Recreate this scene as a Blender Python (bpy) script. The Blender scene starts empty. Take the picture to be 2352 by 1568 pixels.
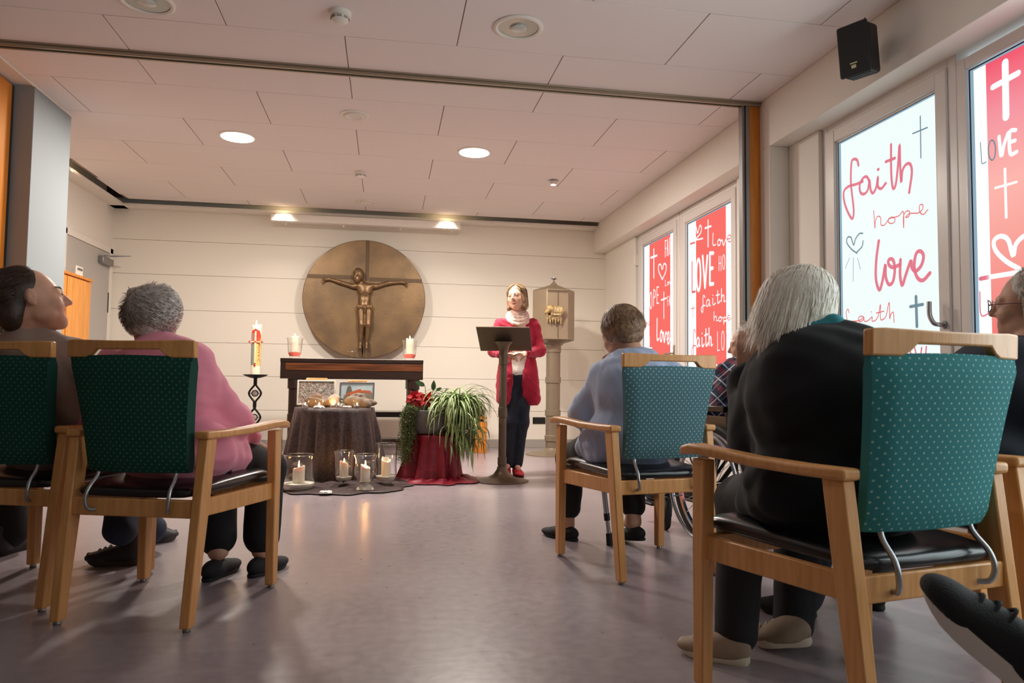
import bpy, bmesh, math, random
import numpy as np
from mathutils import Vector, Matrix
from math import sin, cos, pi, radians as RAD
random.seed(4)
C = bpy.context.scene.collection
S = bpy.context.scene
# ---------------------------------------------------------------- camera
F, YAW, PIT, ROL, HC = 1669.0, .1698, .05454, .01187, .80
fw = np.array([sin(YAW)*cos(PIT), cos(YAW)*cos(PIT), sin(PIT)])
rt = np.array([cos(YAW), -sin(YAW), 0.0]); up = np.cross(rt, fw)
rt, up = rt*cos(ROL)+up*sin(ROL), -rt*sin(ROL)+up*cos(ROL)
cam = bpy.data.cameras.new('camera'); co = bpy.data.objects.new('camera', cam); C.objects.link(co)
cam.sensor_width = 36; cam.lens = F*36/2352; cam.clip_start = .05
co.matrix_world = Matrix(((rt[0], up[0], -fw[0], 0), (rt[1], up[1], -fw[1], 0), (rt[2], up[2], -fw[2], HC), (0, 0, 0, 1)))
cam.dof.use_dof = True; cam.dof.focus_distance = 5.8; cam.dof.aperture_fstop = 9
S.camera = co
# ---------------------------------------------------------------- view and world
S.view_settings.view_transform = 'Standard'; S.view_settings.look = 'None'
S.view_settings.gamma = 1; S.view_settings.use_curve_mapping = False
S.view_settings.exposure = 0.0
S.cycles.use_denoising = True; S.cycles.max_bounces = 8; S.cycles.transparent_max_bounces = 16
S.cycles.diffuse_bounces = 5; S.cycles.caustics_reflective = False; S.cycles.caustics_refractive = False
S.cycles.sample_clamp_indirect = 10; S.cycles.use_adaptive_sampling = True; S.cycles.adaptive_threshold = .015
w = bpy.data.worlds.new('World'); S.world = w; w.use_nodes = True
w.node_tree.nodes['Background'].inputs[0].default_value = (.75, .87, 1, 1)
w.node_tree.nodes['Background'].inputs[1].default_value = 1.0
# strengths of the light sources; DAY is raised glow of unseen window film
DAY, LED, SPOT, CANDLE = 4.7, 84.0, 18.0, .7
def lamp(kind, name, loc, power, color, size=.2, target=None, angle=60, blend=.6, size_y=None):
    l = bpy.data.lights.new(name, kind); l.energy = power; l.color = color
    if kind == 'AREA':
        l.size = size
        if size_y: l.shape = 'RECTANGLE'; l.size_y = size_y
        else: l.shape = 'DISK'
    else: l.shadow_soft_size = size
    if kind == 'SPOT': l.spot_size = RAD(angle); l.spot_blend = blend
    o = bpy.data.objects.new(name, l); C.objects.link(o); o.location = loc
    if target is not None:
        o.rotation_euler = (Vector(target)-Vector(loc)).to_track_quat('-Z', 'Y').to_euler()
    return o
WARM = (1.0, .91, .82)
for x in (-1.232, .696): lamp('AREA', 'led_light', (x, 6.08, 2.725), LED, WARM, .27, (x, 6.08, 0))
for x in (-1.2, .66): lamp('SPOT', 'wall_spot_light', (x, 8.40, 2.70), SPOT, (1, .86, .70), .03, (x*.9, 8.72, .9), 110, .9)
lamp('SPOT', 'wall_spot_light', (-2.88, 7.2, 2.70), SPOT*.35, (1, .78, .52), .03, (-3.0, 7.0, .4), 110, .9)
lamp('SPOT', 'spot_and_fill_light', (1.55, 6.79, 2.68), 34, (1, .86, .70), .03, (1.5, 7.9, 1.2), 80, .7)
lamp('SPOT', 'spot_and_fill_light', (-.277, 5.398, 2.715), 105, (1, .90, .79), .04, (.75, 6.6, 1.1), 70, .85)  # added fill spot for the woman; the round fitting above is no lamp
# ---------------------------------------------------------------- turning photo points into places
O = np.array([0, 0, HC])
def _ray(px, py): return fw+rt*(px-1176)/F-up*(py-784)/F
def _on(ax, v, px, py):
    d = _ray(px, py); return O+d*((v-O[ax])/d[ax])
def atx(px, py, x): return _on(0, x, px, py)
def aty(px, py, y): return _on(1, y, px, py)
def atz(px, py, z=0): return _on(2, z, px, py)
# ---------------------------------------------------------------- materials
MATS = {}
def srgb(c):
    if isinstance(c, str): c = tuple(int(c[i:i+2], 16)/255 for i in (0, 2, 4))
    return tuple(((v/12.92) if v <= .04045 else ((v+.055)/1.055)**2.4) for v in c)
def nt(name):
    m = bpy.data.materials.new(name); m.use_nodes = True; MATS[name] = m
    t = m.node_tree; return m, t, t.nodes['Principled BSDF'], t.nodes['Material Output']
def nd(t, typ, **kw):
    n = t.nodes.new(typ)
    for k, v in kw.items():
        if k.startswith('i_'):
            key = k[2:]; key = int(key) if key.isdigit() else key.replace('_', ' ')
            n.inputs[key].default_value = v
        else: setattr(n, k, v)
    return n
def mth(t, op, a, b=None, c=None):
    n = t.nodes.new('ShaderNodeMath'); n.operation = op
    for i, v in enumerate((a, b, c)):
        if v is None: continue
        if isinstance(v, (int, float)): n.inputs[i].default_value = v
        else: t.links.new(v, n.inputs[i])
    return n.outputs[0]
def mat(name, col, rough=.5, metal=0, var=0, vscale=8, bump=0, bscale=60, col2=None, stretch=None, sheen=0, coat=0, sss=0, spec=.5, thr=None):
    m, t, b, o = nt(name); c = srgb(col)
    b.inputs['Base Color'].default_value = (*c, 1); b.inputs['Roughness'].default_value = rough
    b.inputs['Metallic'].default_value = metal; b.inputs['Specular IOR Level'].default_value = spec
    if sheen: b.inputs['Sheen Weight'].default_value = sheen; b.inputs['Sheen Roughness'].default_value = .4
    if coat: b.inputs['Coat Weight'].default_value = coat; b.inputs['Coat Roughness'].default_value = .2
    if sss: b.inputs['Subsurface Weight'].default_value = sss; b.inputs['Subsurface Radius'].default_value = (.02, .008, .004); b.inputs['Subsurface Scale'].default_value = .5
    tc = nd(t, 'ShaderNodeTexCoord'); mp = nd(t, 'ShaderNodeMapping'); t.links.new(tc.outputs['Object'], mp.inputs[0])
    if stretch: mp.inputs['Scale'].default_value = stretch
    if var or col2:
        n = nd(t, 'ShaderNodeTexNoise', i_Scale=vscale, i_Detail=5.0); t.links.new(mp.outputs[0], n.inputs[0])
        r = nd(t, 'ShaderNodeValToRGB'); t.links.new(n.outputs[0], r.inputs[0])
        c2 = srgb(col2) if col2 else tuple(v*(1-var) for v in c)
        e = thr or (.35, .65)
        r.color_ramp.elements[0].position = e[0]; r.color_ramp.elements[1].position = e[1]
        r.color_ramp.elements[0].color = (*c2, 1); r.color_ramp.elements[1].color = (*c, 1)
        t.links.new(r.outputs[0], b.inputs['Base Color'])
    if bump:
        n2 = nd(t, 'ShaderNodeTexNoise', i_Scale=bscale, i_Detail=4.0); t.links.new(mp.outputs[0], n2.inputs[0])
        bn = nd(t, 'ShaderNodeBump', i_Strength=bump, i_Distance=.01); t.links.new(n2.outputs[0], bn.inputs['Height']); t.links.new(bn.outputs[0], b.inputs['Normal'])
    return m
def emis(name, col, s):
    m, t, b, o = nt(name); b.inputs['Base Color'].default_value = (0, 0, 0, 1); b.inputs['Roughness'].default_value = .6
    b.inputs['Emission Color'].default_value = (*srgb(col), 1); b.inputs['Emission Strength'].default_value = s
    return m
def thin_glass(name, tint=(1, 1, 1), refl=.85, k0=.05):
    m, t, b, o = nt(name); t.nodes.remove(b)
    tr = nd(t, 'ShaderNodeBsdfTransparent'); tr.inputs[0].default_value = (*tint, 1)
    gl = nd(t, 'ShaderNodeBsdfGlossy', i_Roughness=.03); lw = nd(t, 'ShaderNodeLayerWeight', i_Blend=.5)
    mx = nd(t, 'ShaderNodeMixShader')
    f = mth(t, 'ADD', mth(t, 'MULTIPLY', mth(t, 'POWER', lw.outputs['Facing'], 3.0), refl), k0)
    t.links.new(f, mx.inputs[0]); t.links.new(tr.outputs[0], mx.inputs[1]); t.links.new(gl.outputs[0], mx.inputs[2]); t.links.new(mx.outputs[0], o.inputs[0])
    return m
def wood(name, c1, c2, rough=.4, sc=6, st=(1, 1, .08), coat=.0):
    return mat(name, c1, rough, col2=c2, vscale=sc*3, stretch=st, bump=.05, bscale=40, coat=coat)
def dots(name, base, dot, s=.0235, r=.13, bright=1):
    m, t, b, o = nt(name); b.inputs['Roughness'].default_value = .85; b.inputs['Specular IOR Level'].default_value = .2
    tc = nd(t, 'ShaderNodeTexCoord'); sp = nd(t, 'ShaderNodeSeparateXYZ'); t.links.new(tc.outputs['Object'], sp.inputs[0])
    u = mth(t, 'DIVIDE', sp.outputs[0], s); v = mth(t, 'DIVIDE', sp.outputs[2], s)
    def lat(off):
        a = mth(t, 'SUBTRACT', mth(t, 'FRACT', mth(t, 'ADD', u, off+100)), .5); c = mth(t, 'SUBTRACT', mth(t, 'FRACT', mth(t, 'ADD', v, off+100)), .5)
        return mth(t, 'SQRT', mth(t, 'ADD', mth(t, 'MULTIPLY', a, a), mth(t, 'MULTIPLY', c, c)))
    d = mth(t, 'MINIMUM', lat(0), lat(.5))
    sn = nd(t, 'ShaderNodeSeparateXYZ'); t.links.new(tc.outputs['Normal'], sn.inputs[0]); k = mth(t, 'MULTIPLY', mth(t, 'LESS_THAN', d, r), mth(t, 'GREATER_THAN', mth(t, 'ABSOLUTE', sn.outputs[1]), .75))
    mx = nd(t, 'ShaderNodeMix', data_type='RGBA'); t.links.new(k, mx.inputs[0])
    n = nd(t, 'ShaderNodeTexNoise', i_Scale=500.0, i_Detail=2.0); t.links.new(tc.outputs['Object'], n.inputs[0])
    mx.inputs[6].default_value = (*srgb(base), 1); mx.inputs[7].default_value = (*srgb(dot), 1)
    t.links.new(mx.outputs[2], b.inputs['Base Color'])
    bn = nd(t, 'ShaderNodeBump', i_Strength=.3, i_Distance=.002); t.links.new(n.outputs[0], bn.inputs['Height']); t.links.new(bn.outputs[0], b.inputs['Normal'])
    return m
def M(n): return MATS[n]
mat('wall_paint', 'e9e4da', .75, bump=.04, bscale=300)
mat('rear_paint', 'a5988a', .75); mat('panel_paint', 'ece7da', .6, bump=.02, bscale=200)
mat('ceiling_tile', 'ebe3df', .85, bump=.06, bscale=400)
mat('dark_gap', '3a322b', .9)
mat('tile_seam', '8d8073', .9)
mat('column_paint', '8f989c', .6)
mat('white_plastic', 'e9e4da', .35)
mat('white_frame', 'e2ddd8', .3)
mat('grey_metal', '8f8d8c', .35, .8)
mat('track_metal', 'a89a86', .35, .6)
mat('steel', 'a9acb0', .28, .9)
mat('chrome', 'c8cace', .15, 1)
mat('black_plastic', '0b0b0c', .45)
mat('black_metal', '12100f', .45, .4)
mat('black_rubber', '161616', .7, bump=.1)
mat('door_paint', 'b9b4ae', .5)
mat('skirting', 'a5a19a', .5)
wood('orange_wood', 'd8892f', 'c3741f', .35, 3, (3, 3, .25))
wood('cabinet_wood', 'e39a45', 'cf8330', .35, 3, (4, 4, .3))
wood('beech', 'e3a669', 'd29655', .38, 4, (5, 5, .5))
wood('dark_wood', '2c1a12', '1a0f0a', .35, 4, (1, 4, 8))
wood('dark_wood_reflection', '6a3c20', '3c2012', .3, 3, (.3, 3, 9))
mat('black_vinyl', '101114', .28, spec=.6)
dots('fabric_teal', '3a8286', '96c4bc', r=.105)
dots('fabric_slate', '507880', 'b9ccca', r=.105)
dots('fabric_green', '1c4a40', '54806f', r=.11)
mat('bronze', '8c7150', .42, .55, var=.25, vscale=3, bump=.08, bscale=60, col2='6e5a44')
mat('bronze_figure', '84684a', .38, .6, var=.2, vscale=20)
mat('grey_bronze', '8a7c68', .45, .35, var=.08, vscale=4)
mat('lectern_bronze', '6b5a4b', .4, .4, var=.08, vscale=4)
mat('gilt', 'e2cfa0', .4, .35, bump=.5, bscale=120, col2='8a6a3c')
mat('wax', 'f3ead2', .45, sss=.35)
mat('salt', 'f2efe9', .8, bump=.6, bscale=150)
mat('sand', 'd9d2c4', .9, bump=.4, bscale=300)
thin_glass('glass'); thin_glass('glass_rim', (.9, .93, .92), .6, .35); thin_glass('pane_glass', (.93, .98, 1), .3)
mat('skin', 'd9a58a', .5, sss=.12, var=.1, vscale=30); mat('skin_fair', 'e8b89d', .48, sss=.12)
mat('skin_aged', 'c99b82', .55, sss=.1, var=.12, vscale=40)
emis('flame', 'ffb562', 240)
emis('led_disc', 'fff2da', 9); emis('spot_glow', 'ffd9a0', 30)
# the floor: pale linoleum, satin
m, t, b, o = nt('linoleum')
tc = nd(t, 'ShaderNodeTexCoord'); n1 = nd(t, 'ShaderNodeTexNoise', i_Scale=1.6, i_Detail=6.0); n2 = nd(t, 'ShaderNodeTexNoise', i_Scale=25.0, i_Detail=6.0)
for n in (n1, n2): t.links.new(tc.outputs['Object'], n.inputs[0])
r = nd(t, 'ShaderNodeValToRGB'); mx = mth(t, 'ADD', mth(t, 'MULTIPLY', n1.outputs[0], .5), mth(t, 'MULTIPLY', n2.outputs[0], .5)); t.links.new(mx, r.inputs[0])
r.color_ramp.elements[0].position = .38; r.color_ramp.elements[1].position = .62
r.color_ramp.elements[0].color = (*srgb('8e8388'), 1); r.color_ramp.elements[1].color = (*srgb('9f9497'), 1)
t.links.new(r.outputs[0], b.inputs['Base Color']); rr = mth(t, 'ADD', mth(t, 'MULTIPLY', n2.outputs[0], .12), .24); t.links.new(rr, b.inputs['Roughness'])
bn = nd(t, 'ShaderNodeBump', i_Strength=.05, i_Distance=.01); t.links.new(n2.outputs[0], bn.inputs['Height']); t.links.new(bn.outputs[0], b.inputs['Normal'])
# ---------------------------------------------------------------- mesh helpers
class MB:
    """Collects shapes and links them as one mesh object."""
    def __init__(s): s.v = []; s.f = []
    def add(s, vs, fs):
        n = len(s.v); s.v += [tuple(map(float, p)) for p in vs]; s.f += [tuple(i+n for i in f) for f in fs]; return s
    def box(s, x0, x1, y0, y1, z0, z1, T=None):
        vs = [(x, y, z) for z in (z0, z1) for y in (y0, y1) for x in (x0, x1)]
        if T is not None: vs = [T @ Vector(v) for v in vs]
        return s.add(vs, [(0, 2, 3, 1), (4, 5, 7, 6), (0, 1, 5, 4), (2, 6, 7, 3), (0, 4, 6, 2), (1, 3, 7, 5)])
    def loft(s, rings, cap=True, closed=True):
        n = len(rings[0]); vs = [p for r in rings for p in r]; fs = []
        for i in range(len(rings)-1):
            for j in range(n if closed else n-1):
                k = (j+1) % n; fs.append((i*n+j, i*n+k, (i+1)*n+k, (i+1)*n+j))
        if cap: fs.append(tuple(range(n))[::-1]); fs.append(tuple((len(rings)-1)*n+j for j in range(n)))
        return s.add(vs, fs)
    def lathe(s, prof, c=(0, 0, 0), n=32, cap=True, T=None):
        rings = [[(c[0]+r*cos(2*pi*j/n), c[1]+r*sin(2*pi*j/n), c[2]+z) for j in range(n)] for r, z in prof]
        if T is not None: rings = [[T @ Vector(p) for p in r] for r in rings]
        return s.loft(rings, cap)
    def tube(s, pts, rad, n=10, cap=True, flat=1):
        P = [np.array(p, float) for p in pts]; rings = []
        R = rad if hasattr(rad, '__len__') else [rad]*len(P)
        t0 = P[1]-P[0]; a = np.array([0, 0, 1.0]) if abs(t0[2]) < .9*np.linalg.norm(t0) else np.array([1.0, 0, 0])
        nrm = np.cross(t0, a); nrm /= np.linalg.norm(nrm)
        for i, p in enumerate(P):
            t = (P[min(i+1, len(P)-1)]-P[max(i-1, 0)]); t = t/(np.linalg.norm(t)+1e-9)
            nrm = nrm-t*(nrm@t); nrm /= np.linalg.norm(nrm)+1e-9; b = np.cross(t, nrm)
            rings.append([p+R[i]*(cos(2*pi*j/n)*nrm+flat*sin(2*pi*j/n)*b) for j in range(n)])
        return s.loft(rings, cap)
    def build(s, name, m, parent=None, smooth=False, bevel=0, seg=2, sub=0, loc=None):
        me = bpy.data.meshes.new(name); me.from_pydata(s.v, [], s.f)
        o = bpy.data.objects.new(name, me); C.objects.link(o)
        bm = bmesh.new(); bm.from_mesh(me); bmesh.ops.remove_doubles(bm, verts=bm.verts, dist=1e-6); bmesh.ops.recalc_face_normals(bm, faces=bm.faces)
        bm.to_mesh(me); bm.free()
        me.materials.append(M(m) if isinstance(m, str) else m)
        if smooth:
            me.shade_smooth()
            if smooth == 2: me.set_sharp_from_angle(angle=RAD(38))
        if bevel:
            b = o.modifiers.new('bevel', 'BEVEL'); b.width = bevel; b.segments = seg; b.limit_method = 'ANGLE'; b.angle_limit = RAD(40)
            me.shade_smooth(); me.set_sharp_from_angle(angle=RAD(50))
        if sub: q = o.modifiers.new('sub', 'SUBSURF'); q.levels = q.render_levels = sub; me.shade_smooth()
        if parent is not None: o.parent = parent
        if loc is not None: o.location = loc
        return o
def tag(o, label, cat, group=None, kind=None):
    if label: o['label'] = label
    if cat: o['category'] = cat
    if group: o['group'] = group
    if kind: o['kind'] = kind
    return o
def thing(name, label, cat, loc=(0, 0, 0), rz=0, group=None):
    o = bpy.data.objects.new(name, None); C.objects.link(o); o.location = loc; o.rotation_euler = (0, 0, rz); o.empty_display_size = .1
    return tag(o, label, cat, group)
def struct(o): o['kind'] = 'structure'; return o
def catmull(pts, n=6):
    P = [np.array(p, float) for p in pts]
    if len(P) < 3: return P
    P = [2*P[0]-P[1]]+P+[2*P[-1]-P[-2]]; out = []
    for i in range(1, len(P)-2):
        for k in range(n):
            t = k/n; a, b, c, d = P[i-1:i+3]
            out.append(.5*((2*b)+(-a+c)*t+(2*a-5*b+4*c-d)*t*t+(-a+3*b-3*c+d)*t**3))
    out.append(P[-2]); return out
def copy_tree(o, parent=None):
    c = o.copy(); C.objects.link(c); c.parent = parent
    for ch in o.children: copy_tree(ch, c)
    return c
# ================================================================ the room
H = 2.75; WX = 2.66; BF = 2.52
struct(MB().box(-5, WX+.3, -2.2, 8.9, -.1, 0).build('floor', 'linoleum'))
# back wall of wide boards with grooves
mb = MB(); zs = [.005, .093, .436, .82, 1.198, 1.558, 1.959, 2.345, 2.80]
for k in range(len(zs)-1):
    g = .004 if k % 2 else .0025
    mb.box(-3.2, WX+.1, 8.72, 8.80, zs[k]+(.0 if k == 0 else g/2), zs[k+1]-g/2)
mb.box(-3.2, WX+.1, 8.735, 8.9, 0, 2.95)
struct(mb.build('wall_back', 'panel_paint', bevel=.0012, seg=1))
struct(MB().box(-2.6, WX, 8.70, 8.72, 0, .093).build('baseboard_back', 'skirting', bevel=.002))
# left wall (with the door opening closed by the door), wall beside the camera, rear wall
struct(MB().box(-3.2, -3.06, 5.84, 8.9, 0, 2.95).build('wall_left', 'wall_paint'))
struct(MB().box(-5.1, -5.0, -2.2, 6, 0, 2.95).build('wall_front_left', 'rear_paint'))
struct(MB().box(-5.1, 3, -2.3, -2.2, 0, 2.95).build('wall_rear', 'rear_paint'))
struct(MB().box(-5.1, -3.06, 5.84, 5.94, 0, 2.95).build('wall_side_left', 'wall_paint'))
# right wall: beam over the windows, piers and window wall
mb = MB()
mb.box(BF, 3.0, -2.2, 8.9, 2.41, 2.95)
mb.box(WX, 3.0, 7.58, 8.9, 0, 2.41); mb.box(WX, 3.0, 4.13, 5.22, 0, 2.41); mb.box(BF, WX, 4.475, 4.66, 0, 2.41)
mb.box(WX, 3.0, -.2, .60, 0, 2.41)
mb.box(WX, 3.0, -2.2, -1.6, 0, 2.41)
struct(mb.build('wall_right', 'wall_paint', bevel=.004))
struct(MB().box(-5.1, 3.1, -2.3, 9, 2.95, 3.0).build('ceiling_slab', 'dark_gap'))
# ceiling of long tiles laid in running bond
rows = [-2.25, -1.61, -.97, -.33, .31, .95, 1.59, 2.23, 2.87, 3.51, 4.147, 4.585, 4.645, 5.085, 5.725, 6.37, 7.01, 7.65, 8.29, 8.485]
mb = MB(); seam = MB()
for k in range(len(rows)-1):
    y0, y1 = rows[k], rows[k+1]
    if k == 11: continue
    par = (9-k) % 2 if k < 10 else (1 if k in (10, 12) else k % 2 == 0)
    par = int(par); ox = .362 if (k < 10 and (9-k) % 2 == 0) else (1.002 if k in (10, 12) else (.362 if k % 2 == 1 else 1.002))
    if k < 9 and (9-k) % 2: ox = 1.002
    x = ox-1.28*6
    while x < BF:
        a, b2 = max(x, -2.37 if y1 < 5.86 else -2.865), min(x+1.28, BF)
        if y1 < 4.2: a = max(x, -2.37)
        if b2-a > .03:
            mb.box(a+.003, b2-.003, y0+.002, y1-.002, H, H+.02)
        x += 1.28
ceil = struct(mb.build('ceiling', 'ceiling_tile', bevel=.0012, seg=1))
struct(MB().box(-2.865, BF, -2.2, 8.485, H+.004, H+.0245).build('ceiling_grid', 'tile_seam'))
mb = MB(); mb.box(-5.0, -2.375, -2.2, 5.84, H-.004, H+.05); mb.box(-2.385, -2.37, -2.2, 5.84, H-.012, H+.05)
struct(mb.build('ceiling_left', 'wall_paint'))
# ledge round the chapel end, and a dark strip standing in for ceiling shade
mb = MB(); mb.box(-3.06, BF, 8.53, 8.72, 2.688, 2.70); mb.box(-3.06, BF, 8.525, 8.537, 2.682, 2.712)
mb.box(-3.06, -2.905, 5.94, 8.72, 2.688, 2.70); mb.box(-2.912, -2.90, 5.94, 8.53, 2.682, 2.712)
struct(mb.build('trim_1', 'wall_paint', bevel=.002))
mb = MB(); mb.box(-3.06, BF, 8.485, 8.495, 2.76, 2.95); mb.box(-2.875, -2.865, 5.94, 8.49, 2.76, 2.95)
struct(mb.build('trim_shade', 'dark_gap'))
# folding-wall track across the ceiling and its post on the window wall
t = struct(thing('trim_3', None, None)); t['kind'] = 'structure'
MB().box(-2.37, BF, 4.585, 4.600, 2.722, 2.76).box(-2.37, BF, 4.628, 4.645, 2.722, 2.76).box(-2.37, BF, 4.57, 4.585, 2.742, 2.752).box(-2.37, BF, 4.645, 4.665, 2.742, 2.752).build('track', 'track_metal', t, bevel=.002)
MB().box(-2.37, BF, 4.60, 4.628, 2.752, 2.758).build('slot', 'dark_gap', t)
t = struct(thing('trim_4', None, None))
MB().box(2.440, BF, 4.60, 4.645, 0, 2.74).build('panel', 'orange_wood', t, bevel=.002)
MB().box(2.385, 2.400, 4.597, 4.650, 0, 2.73).box(2.410, 2.438, 4.592, 4.655, 0, 2.73).box(2.397, 2.413, 4.61, 4.64, 0, 2.73).build('profile', 'grey_metal', t, bevel=.002)
# column and parked folding wall on the left
struct(MB().box(-2.60, -2.372, 5.265, 5.84, 0, H).build('wall_column_left', 'column_paint', bevel=.004))
t = thing('folding_partition', 'orange wood leaf of the folding wall parked beside the grey column', 'partition', (0, 0, 0))
MB().box(-2.95, -2.495, 4.6, 5.235, .01, H-.02).build('panel', 'orange_wood', t, bevel=.003)
MB().box(-2.95, -2.495, 5.235, 5.262, .01, H-.02).build('edge_profile', 'dark_gap', t)
# skirting on the left wall piece
struct(MB().box(-3.06, -3.05, 6.0, 7.5, 0, .09).build('baseboard_left', 'skirting'))
# ================================================================ door, cabinet
d = struct(thing('door_1', None, None))
MB().box(-3.06, -3.035, 7.42, 7.50, 0, 2.215).box(-3.06, -3.035, 8.60, 8.68, 0, 2.215).box(-3.06, -3.035, 7.42, 8.68, 2.155, 2.215).build('door_frame', 'wall_paint', d, bevel=.004)
MB().box(-3.058, -3.04, 7.50, 8.60, 0.01, 2.15).build('door_leaf', 'door_paint', d, bevel=.003)
MB().box(-3.04, -3.034, 8.585, 8.60, 1.5, 1.72).box(-3.04, -3.034, 8.585, 8.60, .3, .5).build('hinge', 'dark_gap', d)
t = thing('door_closer', 'grey door closer box with folding arm above the grey door', 'door closer', (-3.04, 8.3, 2.05))
MB().box(0, .055, -.03, .27, -.05, .03).build('closer_body', 'grey_metal', t, bevel=.008)
MB().tube([(.03, .05, .04), (.27, .12, .055), (.03, .22, .06)], .006, 8).build('closer_arm', 'steel', t)
t = thing('cabinet', 'tall orange wooden cabinet against the left wall below the door closer', 'cabinet', (-3.06, 6.05, 0))
t.location = (-3.05, 6.28, 0)
MB().box(0, .30, 0, 1.02, 0.0, 1.675).build('body', 'cabinet_wood', t, bevel=.002)
MB().box(0, .325, -.02, 1.045, 1.675, 1.70).build('top_board', 'orange_wood', t, bevel=.003)
for k in range(2):
    dd = MB().box(.302, .318, .52*k+.004-.0, .52*k+.498+(.0), .06, 1.665).build('cabinet_door', 'cabinet_wood', t, bevel=.002)
    MB().box(.318, .334, .52*k+.42, .52*k+.43, .8, .95).build('handle', 'steel', dd, bevel=.003)
tg = thing('card_holder', 'small acrylic card holder standing on top of the orange cabinet', 'card holder', (-2.80, 7.18, 1.70))
MB().box(0, .012, -.07, .07, 0, .10).build('card', 'white_plastic', tg, bevel=.002)
MB().box(.012, .014, -.055, .055, .062, .085).build('printed_strip', 'grey_metal', tg)
for k, (yy, r) in enumerate(((6.80, .018), (6.88, .014), (6.99, .016))):
    tag(MB().lathe([(r*.8, 0), (r, .01), (r, .03), (r*.7, .04)], (-2.78, yy, 1.70), 14).build('glass_votive', 'glass', smooth=2),
        ['small glass votive nearest the column on the orange cabinet', 'small glass votive between two others on the orange cabinet', 'small glass votive beside the card holder on the orange cabinet'][k], 'candle glass', 'votives on the cabinet')
# ================================================================ windows
GX = 2.70
DAYC = 'f1fbf8'
m, tt, b, o = nt('film_white'); b.inputs['Base Color'].default_value = (.5, .5, .5, 1); b.inputs['Roughness'].default_value = .5
b.inputs['Emission Color'].default_value = (*srgb('e9f6f4'), 1); b.inputs['Emission Strength'].default_value = 1.0
emis('film_near', 'eaf7f5', 1.03); fw_ = emis('film_fill', 'e6f4f6', DAY)  # last film: out of view, glows stronger to fill the near room with light
emis('sky_glass', '9fc0d6', .75)
emis('film_red', 'f76a62', 1.0); emis('film_pink', 'f59aa0', 1.0); emis('ink_pink', 'e8788c', .9); emis('ink_clear', '7f9fae', .7); emis('ink_white', 'ffffff', 1.1); emis('ink_red', 'e8626a', .95)
emis('ink_pale', 'cfe4e0', .9)
for k in ('film_white', 'film_red', 'film_pink', 'sky_glass'):
    MATS[k].node_tree.nodes['Principled BSDF'].inputs['Specular IOR Level'].default_value = .3
def ring(mb, y0, y1, z0, z1, w, x0, x1, wb=None):
    wb = wb or w
    mb.box(x0, x1, y0, y0+w, z0, z1).box(x0, x1, y1-w, y1, z0, z1).box(x0, x1, y0+w, y1-w, z1-w, z1).box(x0, x1, y0+w, y1-w, z0, z0+wb)
    return mb
def window(n, y0, y1, z0, z1, sash, stripes, post=True, frame_extra=(0, 0), red='film_red'):
    """y0..y1, z0..z1: the glass. stripes: (ya, yb, material) of the film."""
    t = struct(thing('window_%d' % n, None, None))
    fe = .055
    f = ring(MB(), y0-sash-fe+frame_extra[0], y1+sash+fe+frame_extra[1], z0-sash-.03, z1+sash+fe, fe, GX-.012, GX+.06).build('window_frame', 'white_frame', t, bevel=.004)
    if sash > .02:
        s = ring(MB(), y0-sash, y1+sash, z0-sash, z1+sash, sash-.012, GX-.022, GX+.03)
        ring(s, y0-.014, y1+.014, z0-.014, z1+.014, .014, GX-.006, GX+.03)
        s.build('sash', 'white_frame', t, bevel=.005)
    g = ring(MB(), y0-.003, y1+.003, z0-.003, z1+.003, .005, GX-.001, GX+.004).build('gasket', 'black_rubber', t)
    MB().box(GX+.0025, GX+.012, y0, y1, z0, z1).build('glass_pane', 'sky_glass', t)
    for a, b_, mm in stripes:
        MB().box(GX, GX+.002, a, b_, z0+.012, z1-.012).build('film', mm, t)
    return t
ww = [window(1, 6.56, 7.42, .42, 2.265, .085, [(6.56, 6.669, 'film_white'), (6.669, 7.241, 'film_red'), (7.241, 7.395, 'film_white')]),
      window(2, 5.37, 6.263, .42, 2.265, .085, [(5.37, 5.488, 'film_white'), (5.488, 6.073, 'film_red'), (6.073, 6.238, 'film_white')]),
      window(3, 3.175, 3.987, .42, 2.28, .085, [(3.175, 3.960, 'film_near')]),
      window(4, .70, 2.967, .42, 2.30, .012, [(2.871, 2.942, 'film_white'), (2.40, 2.871, 'film_pink'), (.70, 2.40, 'film_fill')]),  # unseen part of this pane widened and brightened to light the near chairs
      window(5, -1.4, -.35, .42, 2.28, .085, [(-1.4, -.35, 'film_fill')])]
# the film of window 4 fades from pink-red at the top to pale coral below
tt = MATS['film_pink'].node_tree; b = tt.nodes['Principled BSDF']
tc = nd(tt, 'ShaderNodeTexCoord'); sp = nd(tt, 'ShaderNodeSeparateXYZ'); tt.links.new(tc.outputs['Object'], sp.inputs[0])
mr = nd(tt, 'ShaderNodeMapRange', i_1=1.0, i_2=2.3); tt.links.new(sp.outputs[2], mr.inputs[0]); r = nd(tt, 'ShaderNodeValToRGB'); tt.links.new(mr.outputs[0], r.inputs[0])
r.color_ramp.elements[0].color = (*srgb('f0746e'), 1); r.color_ramp.elements[1].color = (*srgb('f2506a'), 1)
e = r.color_ramp.elements.new(.55); e.color = (*srgb('fbb3aa'), 1); e = r.color_ramp.elements.new(.8); e.color = (*srgb('f4929f'), 1)
tt.links.new(r.outputs[0], b.inputs['Emission Color'])
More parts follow.
